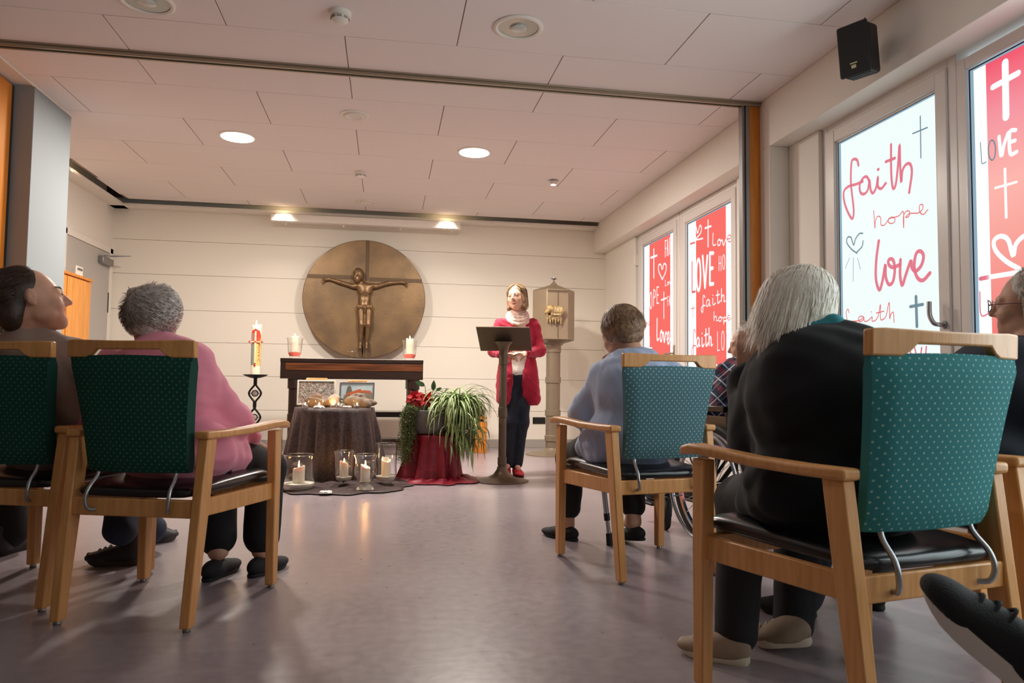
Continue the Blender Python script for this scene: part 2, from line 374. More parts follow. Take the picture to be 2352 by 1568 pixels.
# the filler posts between the sashes
struct(MB().box(GX-.008, GX+.05, 6.4035, 6.4195, .3, 2.40).build('trim_5', 'white_frame', bevel=.003))
mb = MB()
for a, b_ in ((5.22, 7.58), (.60, 4.13), (-1.6, -.2)): mb.box(WX, 3.0, a, b_, 0, .34)
struct(mb.build('wall_sill', 'wall_paint'))
HX = GX-.002
def lever(parent, y, z, dy=1, name='handle'):
    h = MB().tube(catmull([(HX-.02, y, z), (HX-.055, y, z), (HX-.07, y+.012*dy, z+.01), (HX-.075, y+.03*dy, z+.05), (HX-.072, y+.035*dy, z+.115)], 5), [.011]*25 and .011, 12)
    h.lathe([(.018, 0), (.02, .01), (.016, .014)], (0, 0, 0), 18, T=Matrix.Translation((HX-.018, y, z)) @ Matrix.Rotation(-pi/2, 4, 'Y'))
    return h.build(name, 'steel', parent, smooth=2)
lever(ww[2], 3.13, 1.10)
h = MB().box(HX-.028, HX-.018, 6.50, 6.53, .96, 1.16).tube([(HX-.03, 6.515, 1.08), (HX-.07, 6.515, 1.08), (HX-.07, 6.62, 1.08)], .009, 10).build('handle', 'track_metal', ww[0], bevel=.003)
MB().box(HX-.04, HX-.005, 7.55, 7.575, 2.08, 2.20).lathe([(.012, 0), (.012, .09)], (HX-.045, 7.56, 2.09), 10).build('hinge', 'white_plastic', ww[0], bevel=.003)
# ---- the writing on the film
IX = GX-.004
def stroke(mb, pts, wd, n=5):
    """pts on the window plane as (y, z); a flat ribbon with round ends"""
    P = [np.array(p, float) for p in pts]
    if len(P) > 2: P = catmull(P, n)
    L, Rr = [], []
    for i, p in enumerate(P):
        t_ = P[min(i+1, len(P)-1)]-P[max(i-1, 0)]; t_ = t_/(np.linalg.norm(t_)+1e-9); nn = np.array([-t_[1], t_[0]])*wd/2
        L.append(p+nn); Rr.append(p-nn)
    vs = [(IX, *q) for q in L]+[(IX, *q) for q in Rr]; k = len(P)
    mb.add(vs, [(i, i+1, k+i+1, k+i) for i in range(k-1)])
    for c in (P[0], P[-1]):
        mb.add([(IX, c[0]+wd/2*cos(a*pi/5), c[1]+wd/2*sin(a*pi/5)) for a in range(10)], [tuple(range(10))])
def crop(x0, y0, s): return lambda p: (lambda q: (q[1], q[2]))(atx(x0+p[0]/s, y0+p[1]/s, IX))
CA, CB, CC = crop(1860, 180, 2.305), crop(1740, 0, 3.4085), crop(1400, 400, 3.136)
def ink(parent, name, m, cr, items):
    mb = MB()
    for wd, pts in items: stroke(mb, [cr(p) for p in pts], wd)
    o = mb.build(name, m, parent); return o
W3, W4 = ww[2], ww[3]
ink(W3, 'faith_lettering', 'ink_pink', CA, [(.017, q) for q in (
    [(258, 460), (250, 432), (232, 428), (220, 450), (218, 560), (232, 690), (226, 742), (205, 715), (183, 655), (180, 600), (205, 572), (245, 560), (280, 545)],
    [(314, 540), (300, 520), (280, 530), (264, 565), (268, 603), (287, 612), (307, 590), (316, 540), (322, 590), (335, 607), (352, 575), (361, 520), (360, 570), (378, 583), (402, 555)],
    [(430, 350), (431, 500), (440, 580), (455, 560), (468, 450), (475, 350), (478, 450), (484, 550), (490, 490), (510, 455), (532, 455), (540, 500), (526, 604)], [(402, 441), (450, 422)], [(360, 482), (364, 481)])])
ink(W3, 'love_lettering', 'ink_pink', CA, [(.021, q) for q in (
    [(365, 860), (352, 960), (350, 1060), (368, 1120), (385, 1070), (400, 985), (402, 1050), (418, 1090), (440, 1075), (450, 1010), (440, 960), (418, 960), (418, 985), (440, 1000), (478, 985)],
    [(480, 960), (478, 1040), (489, 1095), (508, 1040), (535, 965), (540, 1000), (560, 1020), (590, 990), (602, 940), (585, 914), (562, 930), (553, 1000), (570, 1055), (600, 1068), (636, 1030)])])
ink(W3, 'hope_lettering', 'ink_red', CA, [(.006, q) for q in (
    [(338, 700), (345, 792), (347, 755), (360, 730), (375, 738), (377, 775), (395, 775), (415, 750), (430, 735), (447, 738), (450, 755), (435, 768), (417, 762), (416, 745), (432, 738), (470, 728), (495, 705), (497, 792), (496, 730), (512, 702), (528, 706), (524, 730), (507, 735), (530, 715), (575, 712), (598, 690), (596, 668), (582, 672), (582, 705), (600, 720), (625, 695)],)])
ink(W3, 'small_faith_lettering', 'ink_red', CA, [(.006, q) for q in (
    [(208, 1240), (202, 1221), (193, 1240), (200, 1300), (206, 1330)], [(205, 1286), (258, 1282), (284, 1264), (268, 1258), (257, 1272), (266, 1288), (284, 1276), (286, 1262), (290, 1286), (310, 1280), (330, 1262), (330, 1284), (350, 1278), (364, 1250), (374, 1195), (374, 1270), (386, 1276), (404, 1256), (420, 1184), (423, 1270), (428, 1250), (442, 1238), (446, 1290)], [(352, 1242), (392, 1232)], [(325, 1236), (327, 1235)])])
ink(W3, 'drawn_marks', 'ink_clear', CA, [(.009, [(250, 925), (222, 905), (196, 870), (200, 842), (218, 842), (232, 882), (242, 850), (262, 822), (280, 820)]), (.009, [(282, 860), (276, 890), (250, 918)])]
    + [(.004, q) for q in ([(210, 950), (188, 1005)], [(230, 948), (229, 1075)], [(253, 952), (268, 1010)])]
    + [(.008, [(585, 200), (588, 420)]), (.008, [(545, 292), (622, 260)]), (.02, [(562, 1155), (567, 1312)]), (.017, [(532, 1208), (598, 1196)])])
ink(W3, 'lower_lettering', 'ink_pink', CA, [(.010, q) for q in ([(525, 1425), (545, 1490), (556, 1560)], [(555, 1425), (570, 1490), (580, 1550)], [(592, 1425), (585, 1490), (580, 1560)], [(617, 1420), (610, 1490), (600, 1560)])])
ink(W4, 'white_cross', 'ink_white', CB, [(.036, [(1938, 490), (1945, 915)]), (.028, [(1842, 682), (2040, 572)])])
ink(W4, 'white_lettering', 'ink_white', CB, [(.018, q) for q in ([(1890, 1070), (1908, 1222), (1930, 1130), (1962, 1040)], [(2020, 1018), (1975, 1035), (1978, 1200), (2028, 1188)], [(1978, 1112), (2015, 1100)])])
ink(W4, 'clear_lettering', 'ink_clear', CB, [(.005, [(1745, 1115), (1750, 1200), (1757, 1278), (1790, 1266)]), (.007, [(1835+28*cos(a), 1175-78*sin(a)) for a in [k*pi/6 for k in range(13)]])])
ink(W4, 'drawn_heart', 'ink_white', CA, [(.014, [(1033, 480), (1040, 735)]), (.011, [(982, 580), (1095, 548)]), (.022, [(945, 1052), (1090, 1028), (1112, 1012), (1040, 968), (985, 912), (975, 860), (1010, 835), (1050, 855), (1076, 938), (1090, 880), (1125, 840), (1160, 830), (1190, 860)])])
ink(W4, 'pink_strokes', 'ink_pink', CA, [(.020, [(903, 1060), (945, 1052)]), (.007, [(900, 1130), (906, 1250), (945, 1245), (985, 1222), (1005, 1195), (1020, 1205), (1015, 1240), (995, 1240), (995, 1215), (1040, 1190)])])
# simple hand-drawn letters in a unit box (x right, y down); lower-case letters lie between y=.35 and .75
GL = {'f': ([(.9, .12), (.7, 0), (.5, .12), (.5, .6), (.45, 1), (.25, .98), (.15, .8), (.5, .62), (.95, .62)],),
      'a': ([(.8, .42), (.5, .35), (.2, .5), (.25, .72), (.5, .74), (.75, .55), (.8, .4), (.82, .7), (1, .7)],),
      'i': ([(.5, .38), (.5, .7), (.7, .76), (1, .66)], [(.5, .2), (.52, .19)]),
      't': ([(.45, .02), (.45, .66), (.6, .76), (1, .62)], [(.15, .3), (.85, .24)]),
      'h': ([(.2, 0), (.22, .76), (.25, .55), (.5, .38), (.72, .45), (.75, .76), (1, .72)],),
      'o': ([(.5, .37), (.2, .5), (.25, .72), (.55, .75), (.78, .55), (.6, .38), (.45, .42), (1, .46)],),
      'p': ([(.2, .4), (.22, 1), (.22, .5), (.5, .36), (.78, .48), (.6, .7), (.3, .7), (1, .6)],),
      'e': ([(.1, .6), (.6, .56), (.7, .4), (.45, .35), (.22, .52), (.35, .74), (.65, .75), (1, .58)],),
      'l': ([(.3, 0), (.25, .6), (.4, .76), (.8, .7)],), 'v': ([(.1, .4), (.35, .76), (.75, .4), (1, .45)],),
      'b': ([(.3, 0), (.3, .75)],), 'F': ([(.2, 1), (.2, 0)], [(.2, 0), (.9, 0)], [(.2, .48), (.75, .46)]), 'A': ([(.05, 1), (.5, 0)], [(.5, 0), (.95, 1)], [(.25, .62), (.75, .6)]),
      'I': ([(.5, 0), (.5, 1)],), 'T': ([(.5, 0), (.5, 1)], [(.05, .02), (.95, 0)]), 'H': ([(.15, 0), (.15, 1)], [(.85, 0), (.85, 1)], [(.15, .5), (.85, .48)]),
      'L': ([(.2, 0), (.2, 1)], [(.2, 1), (.85, .97)]), 'O': ([(.5+.4*cos(a), .5+.5*sin(a)) for a in [k*pi/5 for k in range(11)]],),
      'V': ([(.05, 0), (.5, 1)], [(.5, 1), (.95, 0)]), 'E': ([(.2, 0), (.2, 1)], [(.2, 0), (.85, 0)], [(.2, .5), (.75, .48)], [(.2, 1), (.85, .98)]),
      'P': ([(.2, 1), (.2, 0)], [(.2, 0), (.8, .08), (.8, .42), (.2, .5)]), '+': ([(.5, 0), (.5, 1)], [(0, .3), (1, .22)]),
      '*': ([(.5, 1), (.08, .5), (.05, .15), (.3, .08), (.5, .38), (.68, .05), (.95, .12), (.92, .5), (.5, 1)],)}
def word(mb, cr, text, x0, y0, x1, y1, h, wd, drop=None):
    """letters between the crop points (x0,y0) and (x1,y1) (tops), of height h"""
    n = len(text); adv = (x1-x0)/n
    for k, ch in enumerate(text):
        yy = y0+(y1-y0)*k/max(n-1, 1); wch = adv*(.8 if ch.isupper() else 1.0)
        for g in GL[ch]: stroke(mb, [cr((x0+k*adv+q[0]*wch, yy+q[1]*h)) for q in g], wd)
P1, P2 = ww[0], ww[1]
mb = MB(); word(mb, CC, '+', 297, 540, 341, 540, 205, .022); word(mb, CC, '*', 350, 640, 410, 640, 118, .016); word(mb, CC, 'FAITH', 398, 478, 470, 440, 118, .012)
word(mb, CC, 'OPE', 288, 850, 362, 812, 118, .013); word(mb, CC, '+', 372, 850, 410, 850, 188, .016); word(mb, CC, 'FA', 415, 880, 440, 876, 68, .007)
word(mb, CC, 'love', 335, 1040, 436, 1065, 205, .020); word(mb, CC, 'love', 396, 760, 462, 740, 58, .008); word(mb, CC, 'L', 282, 1172, 318, 1172, 80, .012)
mb.build('white_lettering', 'ink_white', P1)
mb = MB(); word(mb, CC, 'ope', 255, 1045, 315, 1040, 60, .006); word(mb, CC, '*', 445, 1240, 466, 1235, 40, .005); mb.build('pink_lettering', 'ink_red', P1)
mb = MB()
stroke(mb, [CC(p) for p in ((618, 492), (604, 440), (600, 395), (622, 378), (634, 425), (650, 370), (662, 385), (655, 425), (622, 470), (672, 462))], .013)
word(mb, CC, '+', 688, 332, 731, 332, 190, .017); word(mb, CC, 'lov', 735, 425, 845, 425, 115, .011); word(mb, CC, 'OVE', 622, 612, 762, 568, 225, .032)
word(mb, CC, 'HO', 785, 590, 838, 580, 105, .008); word(mb, CC, 'faith', 655, 872, 834, 825, 120, .011); word(mb, CC, 'hop', 745, 990, 850, 998, 85, .009)
word(mb, CC, 'aith', 622, 1118, 740, 1108, 165, .016); word(mb, CC, 'LO', 772, 1135, 835, 1130, 135, .008)
for q in ([(790, 1383), (822, 1362)], [(795, 1396), (842, 1394)], [(792, 1408), (824, 1428)], [(765, 1440), (782, 1400), (770, 1370)]): stroke(mb, [CC(p) for p in q], .014)
mb.build('white_lettering', 'ink_white', P2)
mb = MB(); stroke(mb, [CC(p) for p in ((582, 502), (618, 490))], .016); word(mb, CC, 'L', 588, 632, 630, 632, 218, .02); word(mb, CC, '+', 587, 942, 614, 942, 90, .008); word(mb, CC, 'e', 838, 395, 888, 395, 120, .009)
word(mb, CC, 'f', 586, 1118, 622, 1118, 190, .011); word(mb, CC, 'e', 840, 985, 876, 985, 85, .007); mb.build('pink_lettering', 'ink_red', P2)
mb = MB(); word(mb, CC, 'PE', 842, 572, 888, 562, 105, .006); word(mb, CC, 'VE', 840, 1128, 892, 1122, 135, .006); mb.build('pale_lettering', 'ink_pale', P2)
# ================================================================ things on the ceiling and high on the walls
for x, lab in ((-1.232, 'round lit ceiling light left of the smoke detector pair'), (.696, 'round lit ceiling light above the woman at the lectern')):
    t = thing('ceiling_light', lab, 'ceiling light', (x, 6.08, 2.75), group='lit round ceiling lights')
    MB().lathe([(.142, 0), (.142, -.006), (.128, -.009)], n=40).build('trim_ring', 'white_plastic', t, smooth=2)
    MB().lathe([(.127, -.004), (.127, -.0105), (.09, -.013)], n=40).build('diffuser', 'led_disc', t, smooth=2)
for x, y, lab in ((.675, 3.85, 'unlit round downlight with glass cover nearest the camera in the ceiling'), (-1.27, 3.95, 'unlit round downlight cut off by the top edge of the view')):
    t = thing('downlight', lab, 'ceiling light', (x, y, 2.75), group='unlit glass downlights')
    MB().lathe([(.10, .0), (.138, -.001), (.138, -.007), (.125, -.012), (.112, -.008), (.108, .012)], n=40, cap=False).build('trim_ring', 'white_plastic', t, smooth=2)
    MB().lathe([(.108, -.004), (.10, .0), (.06, .012), (.055, .013)], n=40).build('reflector', 'frosted' if 'frosted' in MATS else mat('frosted', 'b3b6ae', .2, .3), t, smooth=2)
    MB().lathe([(.045, .0), (.045, -.012), (.035, -.016)], n=24).build('lamp', mat('lampglass', 'c9ccc4', .15, .1), t, smooth=2)
def detector(x, y, lab):
    t = thing('smoke_detector', lab, 'smoke detector', (x, y, 2.75), group='smoke detectors')
    MB().lathe([(.058, 0), (.058, -.018), (.052, -.024), (.02, -.024)], n=32).build('base', 'white_plastic', t, smooth=2)
    MB().lathe([(.044, -.024), (.047, -.030), (.045, -.046), (.032, -.056), (.01, -.060)], n=32).build('cap', 'white_plastic', t, smooth=2)
    mb = MB()
    for k in range(8):
        a = k*pi/4
        for z in (-.034, -.041): mb.tube([(.0475*cos(a+s), .0475*sin(a+s), z) for s in (-.28, -.1, .1, .28)], .0014, 6)
    mb.build('slots', 'dark_gap', t)
detector(-.286, 3.873, 'white smoke detector nearest the camera beside the top edge'); detector(-.281, 6.898, 'small white smoke detector hanging above the crucifix disc')
for x, y, lab in ((-.277, 5.398, 'flat round white fitting left of the lit light over the lectern'), (-.264, 8.052, 'flat round white fitting near the rear wall ledge')):
    t = thing('ceiling_fitting', lab, 'ceiling fitting', (x, y, 2.75), group='round ceiling fittings')
    MB().lathe([(.105, 0), (.105, -.006), (.095, -.010), (.085, -.006)], n=40).build('rim', 'white_plastic', t, smooth=2)
    MB().lathe([(.07, -.002), (.07, -.016), (.055, -.018), (.045, -.010), (.02, -.012)], n=40).build('valve', 'white_plastic', t, smooth=2)
t = thing('ceiling_spotlight', 'small white swivelling spotlight right of the centre of the chapel ceiling', 'spotlight', (1.553, 6.791, 2.75))
MB().lathe([(.05, 0), (.05, -.004), (.04, -.006)], n=28).build('rim', 'steel', t, smooth=2)
MB().lathe([(.032, -.002), (.034, -.04), (.03, -.045)], n=24).build('lamp_head', 'white_plastic', t, smooth=2)
MB().lathe([(.026, -.0455), (.02, -.047)], n=24).build('lens', 'led_disc', t)
for x, y, lab in ((-1.2, 8.51, 'bright recessed spot in the ceiling gap above the left end of the screen case'), (.66, 8.51, 'bright recessed spot in the ceiling gap above the right end of the screen case'), (-2.885, 7.25, 'bright recessed spot in the ceiling gap beside the grey column')):
    t = thing('recessed_spot', lab, 'spotlight', (x, y, 2.79), group='spots in the ceiling gap')
    MB().lathe([(.04, .05), (.04, 0), (.034, 0)], n=20).build('rim', 'steel', t, smooth=2)
    MB().lathe([(.022, .002), (.012, -.001)], n=20).build('lens', 'spot_glow', t)
    lamp('POINT', 'spot_light', (x, y-.0, 2.775), 1.0, (1, .72, .42), .004)
t = thing('screen_case', 'long white roller screen case under the ceiling ledge', 'projection screen', (0, 8.45, 2.605))
MB().box(-1.33, .82, 0, .09, -.03, .055).build('case', 'white_plastic', t, bevel=.006)
for x in (-1.17, -.53, .12, .72): MB().box(x-.008, x+.008, .06, .075, -.055, -.03).build('bracket', 'wall_paint', t)
for x in (-1.17, .66): MB().box(x-.004, x+.004, -.003, 0, -.025, .05).build('glint_strip', 'steel', t)  # bright strips standing in for the spots' reflections on the case
# loudspeaker
t = thing('loudspeaker', 'black loudspeaker mounted on the beam above the near windows', 'loudspeaker', (2.38, 3.30, 2.512)); t.rotation_euler = (RAD(0), RAD(-8), RAD(28))
MB().box(-.085, .03, -.075, .075, -.125, .125).build('cabinet', 'black_plastic', t, bevel=.02, seg=4)
MB().box(-.105, -.083, -.078, .078, -.13, .13).build('grille', mat('grille', '08080a', .6, bump=.4, bscale=900), t, bevel=.014, seg=3)
mb = MB()
for k in range(9): mb.box(-.07, .0, -.06+.014*k, -.054+.014*k, -.1275, -.124)
mb.build('ribs', 'black_plastic', t)
MB().box(-.1075, -.104, -.012, .012, -.095, -.078).box(-.1075, -.104, -.018, .018, -.072, -.066).build('badge', mat('badge', 'd8d2ae', .4, .5), t)
MB().box(.03, .11, -.02, .02, -.03, .05).box(.10, .115, -.03, .03, -.055, .075).build('bracket', 'black_metal', t, bevel=.004)
MB().tube(catmull([(.03, .0, .10), (.06, .01, .16), (.10, .02, .2)], 4), .004, 6).build('cable', mat('cable', '5a2a1a', .5), t)
# ================================================================ chairs
def make_chair(label, fabric, group):
    t = thing('armchair', label, 'chair', group=group)
    wd = 'beech'
    for s in (-1, 1):
        # rear leg: splayed, from the floor up to the armrest
        def ring(x, y, z, a=.017, b=.027): return [(x-a, y-b, z), (x+a, y-b, z), (x+a, y+b, z), (x-a, y+b, z)]
        MB().loft([ring(s*.222, -.262, .012, .016, .02), ring(s*.226, -.225, .30), ring(s*.228, -.185, .60, .017, .030)]).build('rear_leg', wd, t, bevel=.004)
        MB().loft([ring(s*.262, .245, .012, .017, .020), ring(s*.262, .243, .40, .018, .024), ring(s*.262, .24, .60, .018, .026)]).build('front_leg', wd, t, bevel=.004)
        a = []
        for x, y, z in ((.228, -.225, .612), (.232, -.10, .610), (.243, .05, .612), (.262, .18, .622), (.268, .262, .626), (.268, .30, .617)):
            hw = .026 if y < .2 else .031
            a.append([(s*x-hw, y, z-.013), (s*x+hw, y, z-.013), (s*x+hw, y, z+.013), (s*x-hw, y, z+.013)])
        MB().loft(a).build('armrest', wd, t, bevel=.008, seg=3)
        MB().loft([[(s*.225-.011, -.21, .348), (s*.225+.011, -.21, .348), (s*.225+.011, -.21, .405), (s*.225-.011, -.21, .405)], [(s*.256-.011, .235, .338), (s*.256+.011, .235, .338), (s*.256+.011, .235, .400), (s*.256-.011, .235, .400)]]).build('side_rail', wd, t, bevel=.003)
        for x, y in ((.222, -.262), (.262, .245)): MB().lathe([(.012, 0), (.013, .004), (.011, .012)], (s*x, y, 0), 14).build('glide', 'grey_metal', t)
        # bent steel bracket carrying the backrest
        MB().tube(catmull([(s*.135, -.205, .52), (s*.137, -.215, .475), (s*.142, -.250, .435), (s*.144, -.262, .40), (s*.138, -.255, .372), (s*.128, -.232, .365)], 6), .0065, 10).build('bracket', 'steel', t, smooth=2)
    MB().box(-.215, .215, -.235, -.213, .345, .403).build('rear_rail', wd, t, bevel=.004)
    MB().box(-.25, .25, .235, .257, .345, .400).build('front_rail', wd, t, bevel=.004)
    # seat cushion with a rounded front
    R = []
    for y, zz, th, hw in ((-.232, .408, .018, .19), (-.215, .403, .045, .212), (-.05, .40, .056, .225), (.12, .402, .058, .236), (.235, .404, .056, .240), (.272, .402, .046, .238), (.285, .405, .022, .225)):
        r = []
        for k in range(16):
            a = 2*pi*k/16; cx = abs(cos(a))**.35*math.copysign(1, cos(a)); cz = abs(sin(a))**.7*math.copysign(1, sin(a))
            r.append((hw*cx, y, zz+th/2+th/2*cz))
        R.append(r)
    MB().loft(R).build('seat_cushion', 'black_vinyl', t, smooth=1, sub=1)
    # upholstered backrest: wider at the top, gently curved in plan
    R = []; n = 14
    for k in range(13):
        u = k/12; z = .487+.377*u; w2 = (.178+.012*u+.026*u*u); yb = -.195-.062*u
        th = .024 if 0 < k < 12 else .012
        fr = [((-w2+2*w2*i/n), yb+.022*(1-(2*i/n-1)**2)*-1+th, z+(.006*(1-(2*i/n-1)**2) if k == 12 else 0)) for i in range(n+1)]
        bk = [((-w2+2*w2*i/n), yb+.022*(1-(2*i/n-1)**2)*-1-th, z+(.006*(1-(2*i/n-1)**2) if k == 12 else 0)) for i in range(n, -1, -1)]
        fr[0] = (fr[0][0]+.0, fr[0][1]-th*.5, fr[0][2]); bk[-1] = (bk[-1][0], bk[-1][1]+th*.5, bk[-1][2])
        R.append(fr+bk)
    MB().loft(R).build('backrest', fabric, t, smooth=2)
    # wooden top rail with a hand slot
    def yb(x, z): u = (z-.487)/.377; return -.195-.062*u-.022*(1-min(1, (x/.216)**2))
    mb = MB(); xs = [-.222+.444*i/24 for i in range(25)]; R = []
    for x in xs:
        e = min(1, (.222-abs(x))/.03)
        lo = .862 if abs(x) > .135 else (.888 if abs(x) < .118 else .888-(abs(x)-.118)/.017*.026)
        hi = .922-.004*(1-e)-.006*(1-(x/.222)**2)
        y0 = yb(x, (lo+hi)/2); R.append([(x, y0-.012, lo), (x, y0+.012, lo), (x, y0+.010, hi), (x, y0-.014, hi)])
    mb.loft(R).build('top_rail', wd, t, bevel=.004)
    return t
def put(c, x, y, deg, label=None): c.location = (x, y, 0); c.rotation_euler = (0, 0, RAD(deg)); c['label'] = label or c['label']; return c
GR = 'beech armchairs of the congregation'
chA = put(make_chair('', 'fabric_green', GR), -.743, 2.789, -16.6, 'beech armchair with dark green dotted back under the person in pink')
chE = put(copy_tree(chA), -1.27, 3.07, -18, 'beech armchair with dark green back cut off by the left edge')
chC = put(make_chair('', 'fabric_teal', GR), 1.143, 1.657, 11.6, 'beech armchair with large teal dotted back nearest the camera at right')
chD = put(copy_tree(chC), 1.765, 1.875, 13, 'beech armchair with teal back cut off by the right edge')
chB = put(make_chair('', 'fabric_slate', GR), 1.105, 3.11, 10.4, 'beech armchair with slate blue dotted back under the person in light blue')
def L2W(ch, p):
    a = ch.rotation_euler[2]; return np.array([ch.location[0]+p[0]*cos(a)-p[1]*sin(a), ch.location[1]+p[0]*sin(a)+p[1]*cos(a), p[2]])
# ================================================================ the crucifix disc
t = thing('crucifix_relief', 'large round bronze disc with a crucified figure on the back wall', 'wall relief', (-.273, 8.60, 1.73))
rx, rz = .705, .695
def disc_ring(r, y, n=96): return [(r*cos(2*pi*k/n), y, r*.985*sin(2*pi*k/n)) for k in range(n)]
MB().loft([disc_ring(.690, .03), disc_ring(.700, .02), disc_ring(.700, -.035), disc_ring(.694, -.04)]).build('disc', 'bronze', t, smooth=2)
MB().lathe([(.25, 0), (.25, .10)], n=24, T=Matrix.Rotation(-pi/2, 4, 'X')).build('wall_mount', 'dark_gap', t)
E0 = 8.56  # front face of the disc
def rel(px, py, y=8.54): p = aty(px, py, y); return (p[0]+.273, p[1]-8.60, p[2]-1.73)
MB().box(-.018+.02, .022+.02, -.043, -.036, .22, .685).box(-.018, .024, -.0425, -.036, -.685, -.45).build('upright_band', mat('bronze_dark', '5f4c38', .5, .5), t, bevel=.002)
MB().box(-.650, -.05, -.043, -.036, .225, .270).box(.05, .655, -.043, -.036, .21, .255).build('cross_arm_band', 'bronze_dark', t, bevel=.002)
V3 = lambda *a: np.array(a, float)
# ================================================================ SDF bodies
def f32(a): return np.asarray(a, dtype=np.float32)
def rotm(r, f, u): return np.array([r, f, u], float).T
def euler(yaw=0, pitch=0, roll=0):
    """columns: right, forward, up. yaw ccw seen from above, pitch up, roll clockwise (to the right)"""
    y, p, r = RAD(yaw), RAD(pitch), RAD(roll)
    Rz = np.array([[cos(y), -sin(y), 0], [sin(y), cos(y), 0], [0, 0, 1]]); Rx = np.array([[1, 0, 0], [0, cos(p), -sin(p)], [0, sin(p), cos(p)]])
    Ry = np.array([[cos(r), 0, sin(r)], [0, 1, 0], [-sin(r), 0, cos(r)]]); return Rz @ Rx @ Ry
def cap_(a, b, ra, rb=None, k=.02): return ('c', np.array(a, float), np.array(b, float), ra, ra if rb is None else rb, k)
def ell(c, r, R=None, k=.02): return ('e', np.array(c, float), np.array(r if hasattr(r, '__len__') else (r, r, r), float), np.eye(3) if R is None else R, k)
def neg(p): return ('-',)+p
def sdf_mesh(prims, res, disp=None):
    lo = np.full(3, 1e9); hi = -lo
    for p in prims:
        if p[0] == '-': continue
        if p[0] == 'c': r = max(p[3], p[4]); a = np.minimum(p[1], p[2])-r; b = np.maximum(p[1], p[2])+r
        else: r = max(p[2]); a = p[1]-r; b = p[1]+r
        lo = np.minimum(lo, a); hi = np.maximum(hi, b)
    lo -= res*3+.01; hi += res*3+.01
    n = np.ceil((hi-lo)/res).astype(int)+1
    D = np.full(n, .08, np.float32)
    ax = [f32(lo[i]+np.arange(n[i])*res) for i in range(3)]
    for p in prims:
        ng = p[0] == '-'; q = p[1:] if ng else p
        k = q[-1]; mrg = k+res*3
        if q[0] == 'c': r = max(q[3], q[4]); a = np.minimum(q[1], q[2])-r-mrg; b = np.maximum(q[1], q[2])+r+mrg
        else: r = max(q[2]); a = q[1]-r-mrg; b = q[1]+r+mrg
        i0 = np.clip(np.floor((a-lo)/res).astype(int), 0, n); i1 = np.clip(np.ceil((b-lo)/res).astype(int)+1, 0, n)
        if np.any(i1 <= i0): continue
        X = ax[0][i0[0]:i1[0], None, None]; Y = ax[1][None, i0[1]:i1[1], None]; Z = ax[2][None, None, i0[2]:i1[2]]
        if q[0] == 'c':
            A, B = q[1], q[2]; ba = B-A; bb = max(ba @ ba, 1e-9)
            h = np.clip(((X-A[0])*ba[0]+(Y-A[1])*ba[1]+(Z-A[2])*ba[2])/bb, 0, 1).astype(np.float32)
            d = np.sqrt((X-A[0]-ba[0]*h)**2+(Y-A[1]-ba[1]*h)**2+(Z-A[2]-ba[2]*h)**2)-(q[3]+(q[4]-q[3])*h)
        else:
            c, r3, R = q[1], q[2], q[3]
            L = [(X-c[0])*R[0, j]+(Y-c[1])*R[1, j]+(Z-c[2])*R[2, j] for j in range(3)]
            k0 = np.sqrt(sum((L[j]/r3[j])**2 for j in range(3))); k1 = np.sqrt(sum((L[j]/r3[j]**2)**2 for j in range(3)))+1e-6
            d = k0*(k0-1)/k1
        sl = (slice(i0[0], i1[0]), slice(i0[1], i1[1]), slice(i0[2], i1[2])); O_ = D[sl]; d = d.astype(np.float32)
        if ng:
            h = np.maximum(k-np.abs(O_+d), 0)/k; D[sl] = np.maximum(O_, -d)+h*h*k*.25
        else:
            h = np.maximum(k-np.abs(O_-d), 0)/k; D[sl] = np.minimum(O_, d)-h*h*k*.25
    if disp is not None:
        I = np.nonzero(np.abs(D) < .03); D[I] += disp(ax[0][I[0]], ax[1][I[1]], ax[2][I[2]]).astype(np.float32)
    ins = D < 0
    # surface nets
    cs = np.array(n)-1; acc = np.zeros((*cs, 3), np.float32); cnt = np.zeros(cs, np.float32)
    s8 = ins[:-1, :-1, :-1].astype(np.int8)
    tot = sum(ins[i:cs[0]+i, j:cs[1]+j, k:cs[2]+k].astype(np.int8) for i in (0, 1) for j in (0, 1) for k in (0, 1))
    act = (tot > 0) & (tot < 8); I = np.argwhere(act); m = len(I)
    vid = np.full(cs, -1, np.int64); vid[act] = np.arange(m)
    P = np.zeros((m, 3)); W = np.zeros(m)
    co8 = [(i, j, k) for i in (0, 1) for j in (0, 1) for k in (0, 1)]
    val = {c: D[I[:, 0]+c[0], I[:, 1]+c[1], I[:, 2]+c[2]] for c in co8}
    for c in co8:
        for a in range(3):
            if c[a]: continue
            e = list(c); e[a] = 1; e = tuple(e); v0, v1 = val[c], val[e]; x = (v0 < 0) != (v1 < 0)
            t_ = np.where(x, v0/(np.where(v0 == v1, 1, v0-v1)), 0)
            for b in range(3): P[:, b] += np.where(x, c[b]+(t_ if b == a else 0), 0)
            W += x
    P = (P/W[:, None]+I)*res+lo
    F_ = []
    for a in range(3):
        b, c = (a+1) % 3, (a+2) % 3
        s0 = [slice(None)]*3; s1 = [slice(None)]*3; s0[a] = slice(0, -1); s1[a] = slice(1, None)
        x = ins[tuple(s0)] != ins[tuple(s1)]; E_ = np.argwhere(x)
        E_ = E_[(E_[:, b] > 0) & (E_[:, c] > 0) & (E_[:, b] < cs[b]) & (E_[:, c] < cs[c])]
        def g(db, dc): q = E_.copy(); q[:, b] -= db; q[:, c] -= dc; return vid[q[:, 0], q[:, 1], q[:, 2]]
        quad = np.stack([g(1, 1), g(0, 1), g(0, 0), g(1, 0)], 1)
        fl = ins[E_[:, 0], E_[:, 1], E_[:, 2]]
        quad[~fl] = quad[~fl][:, ::-1]; F_.append(quad)
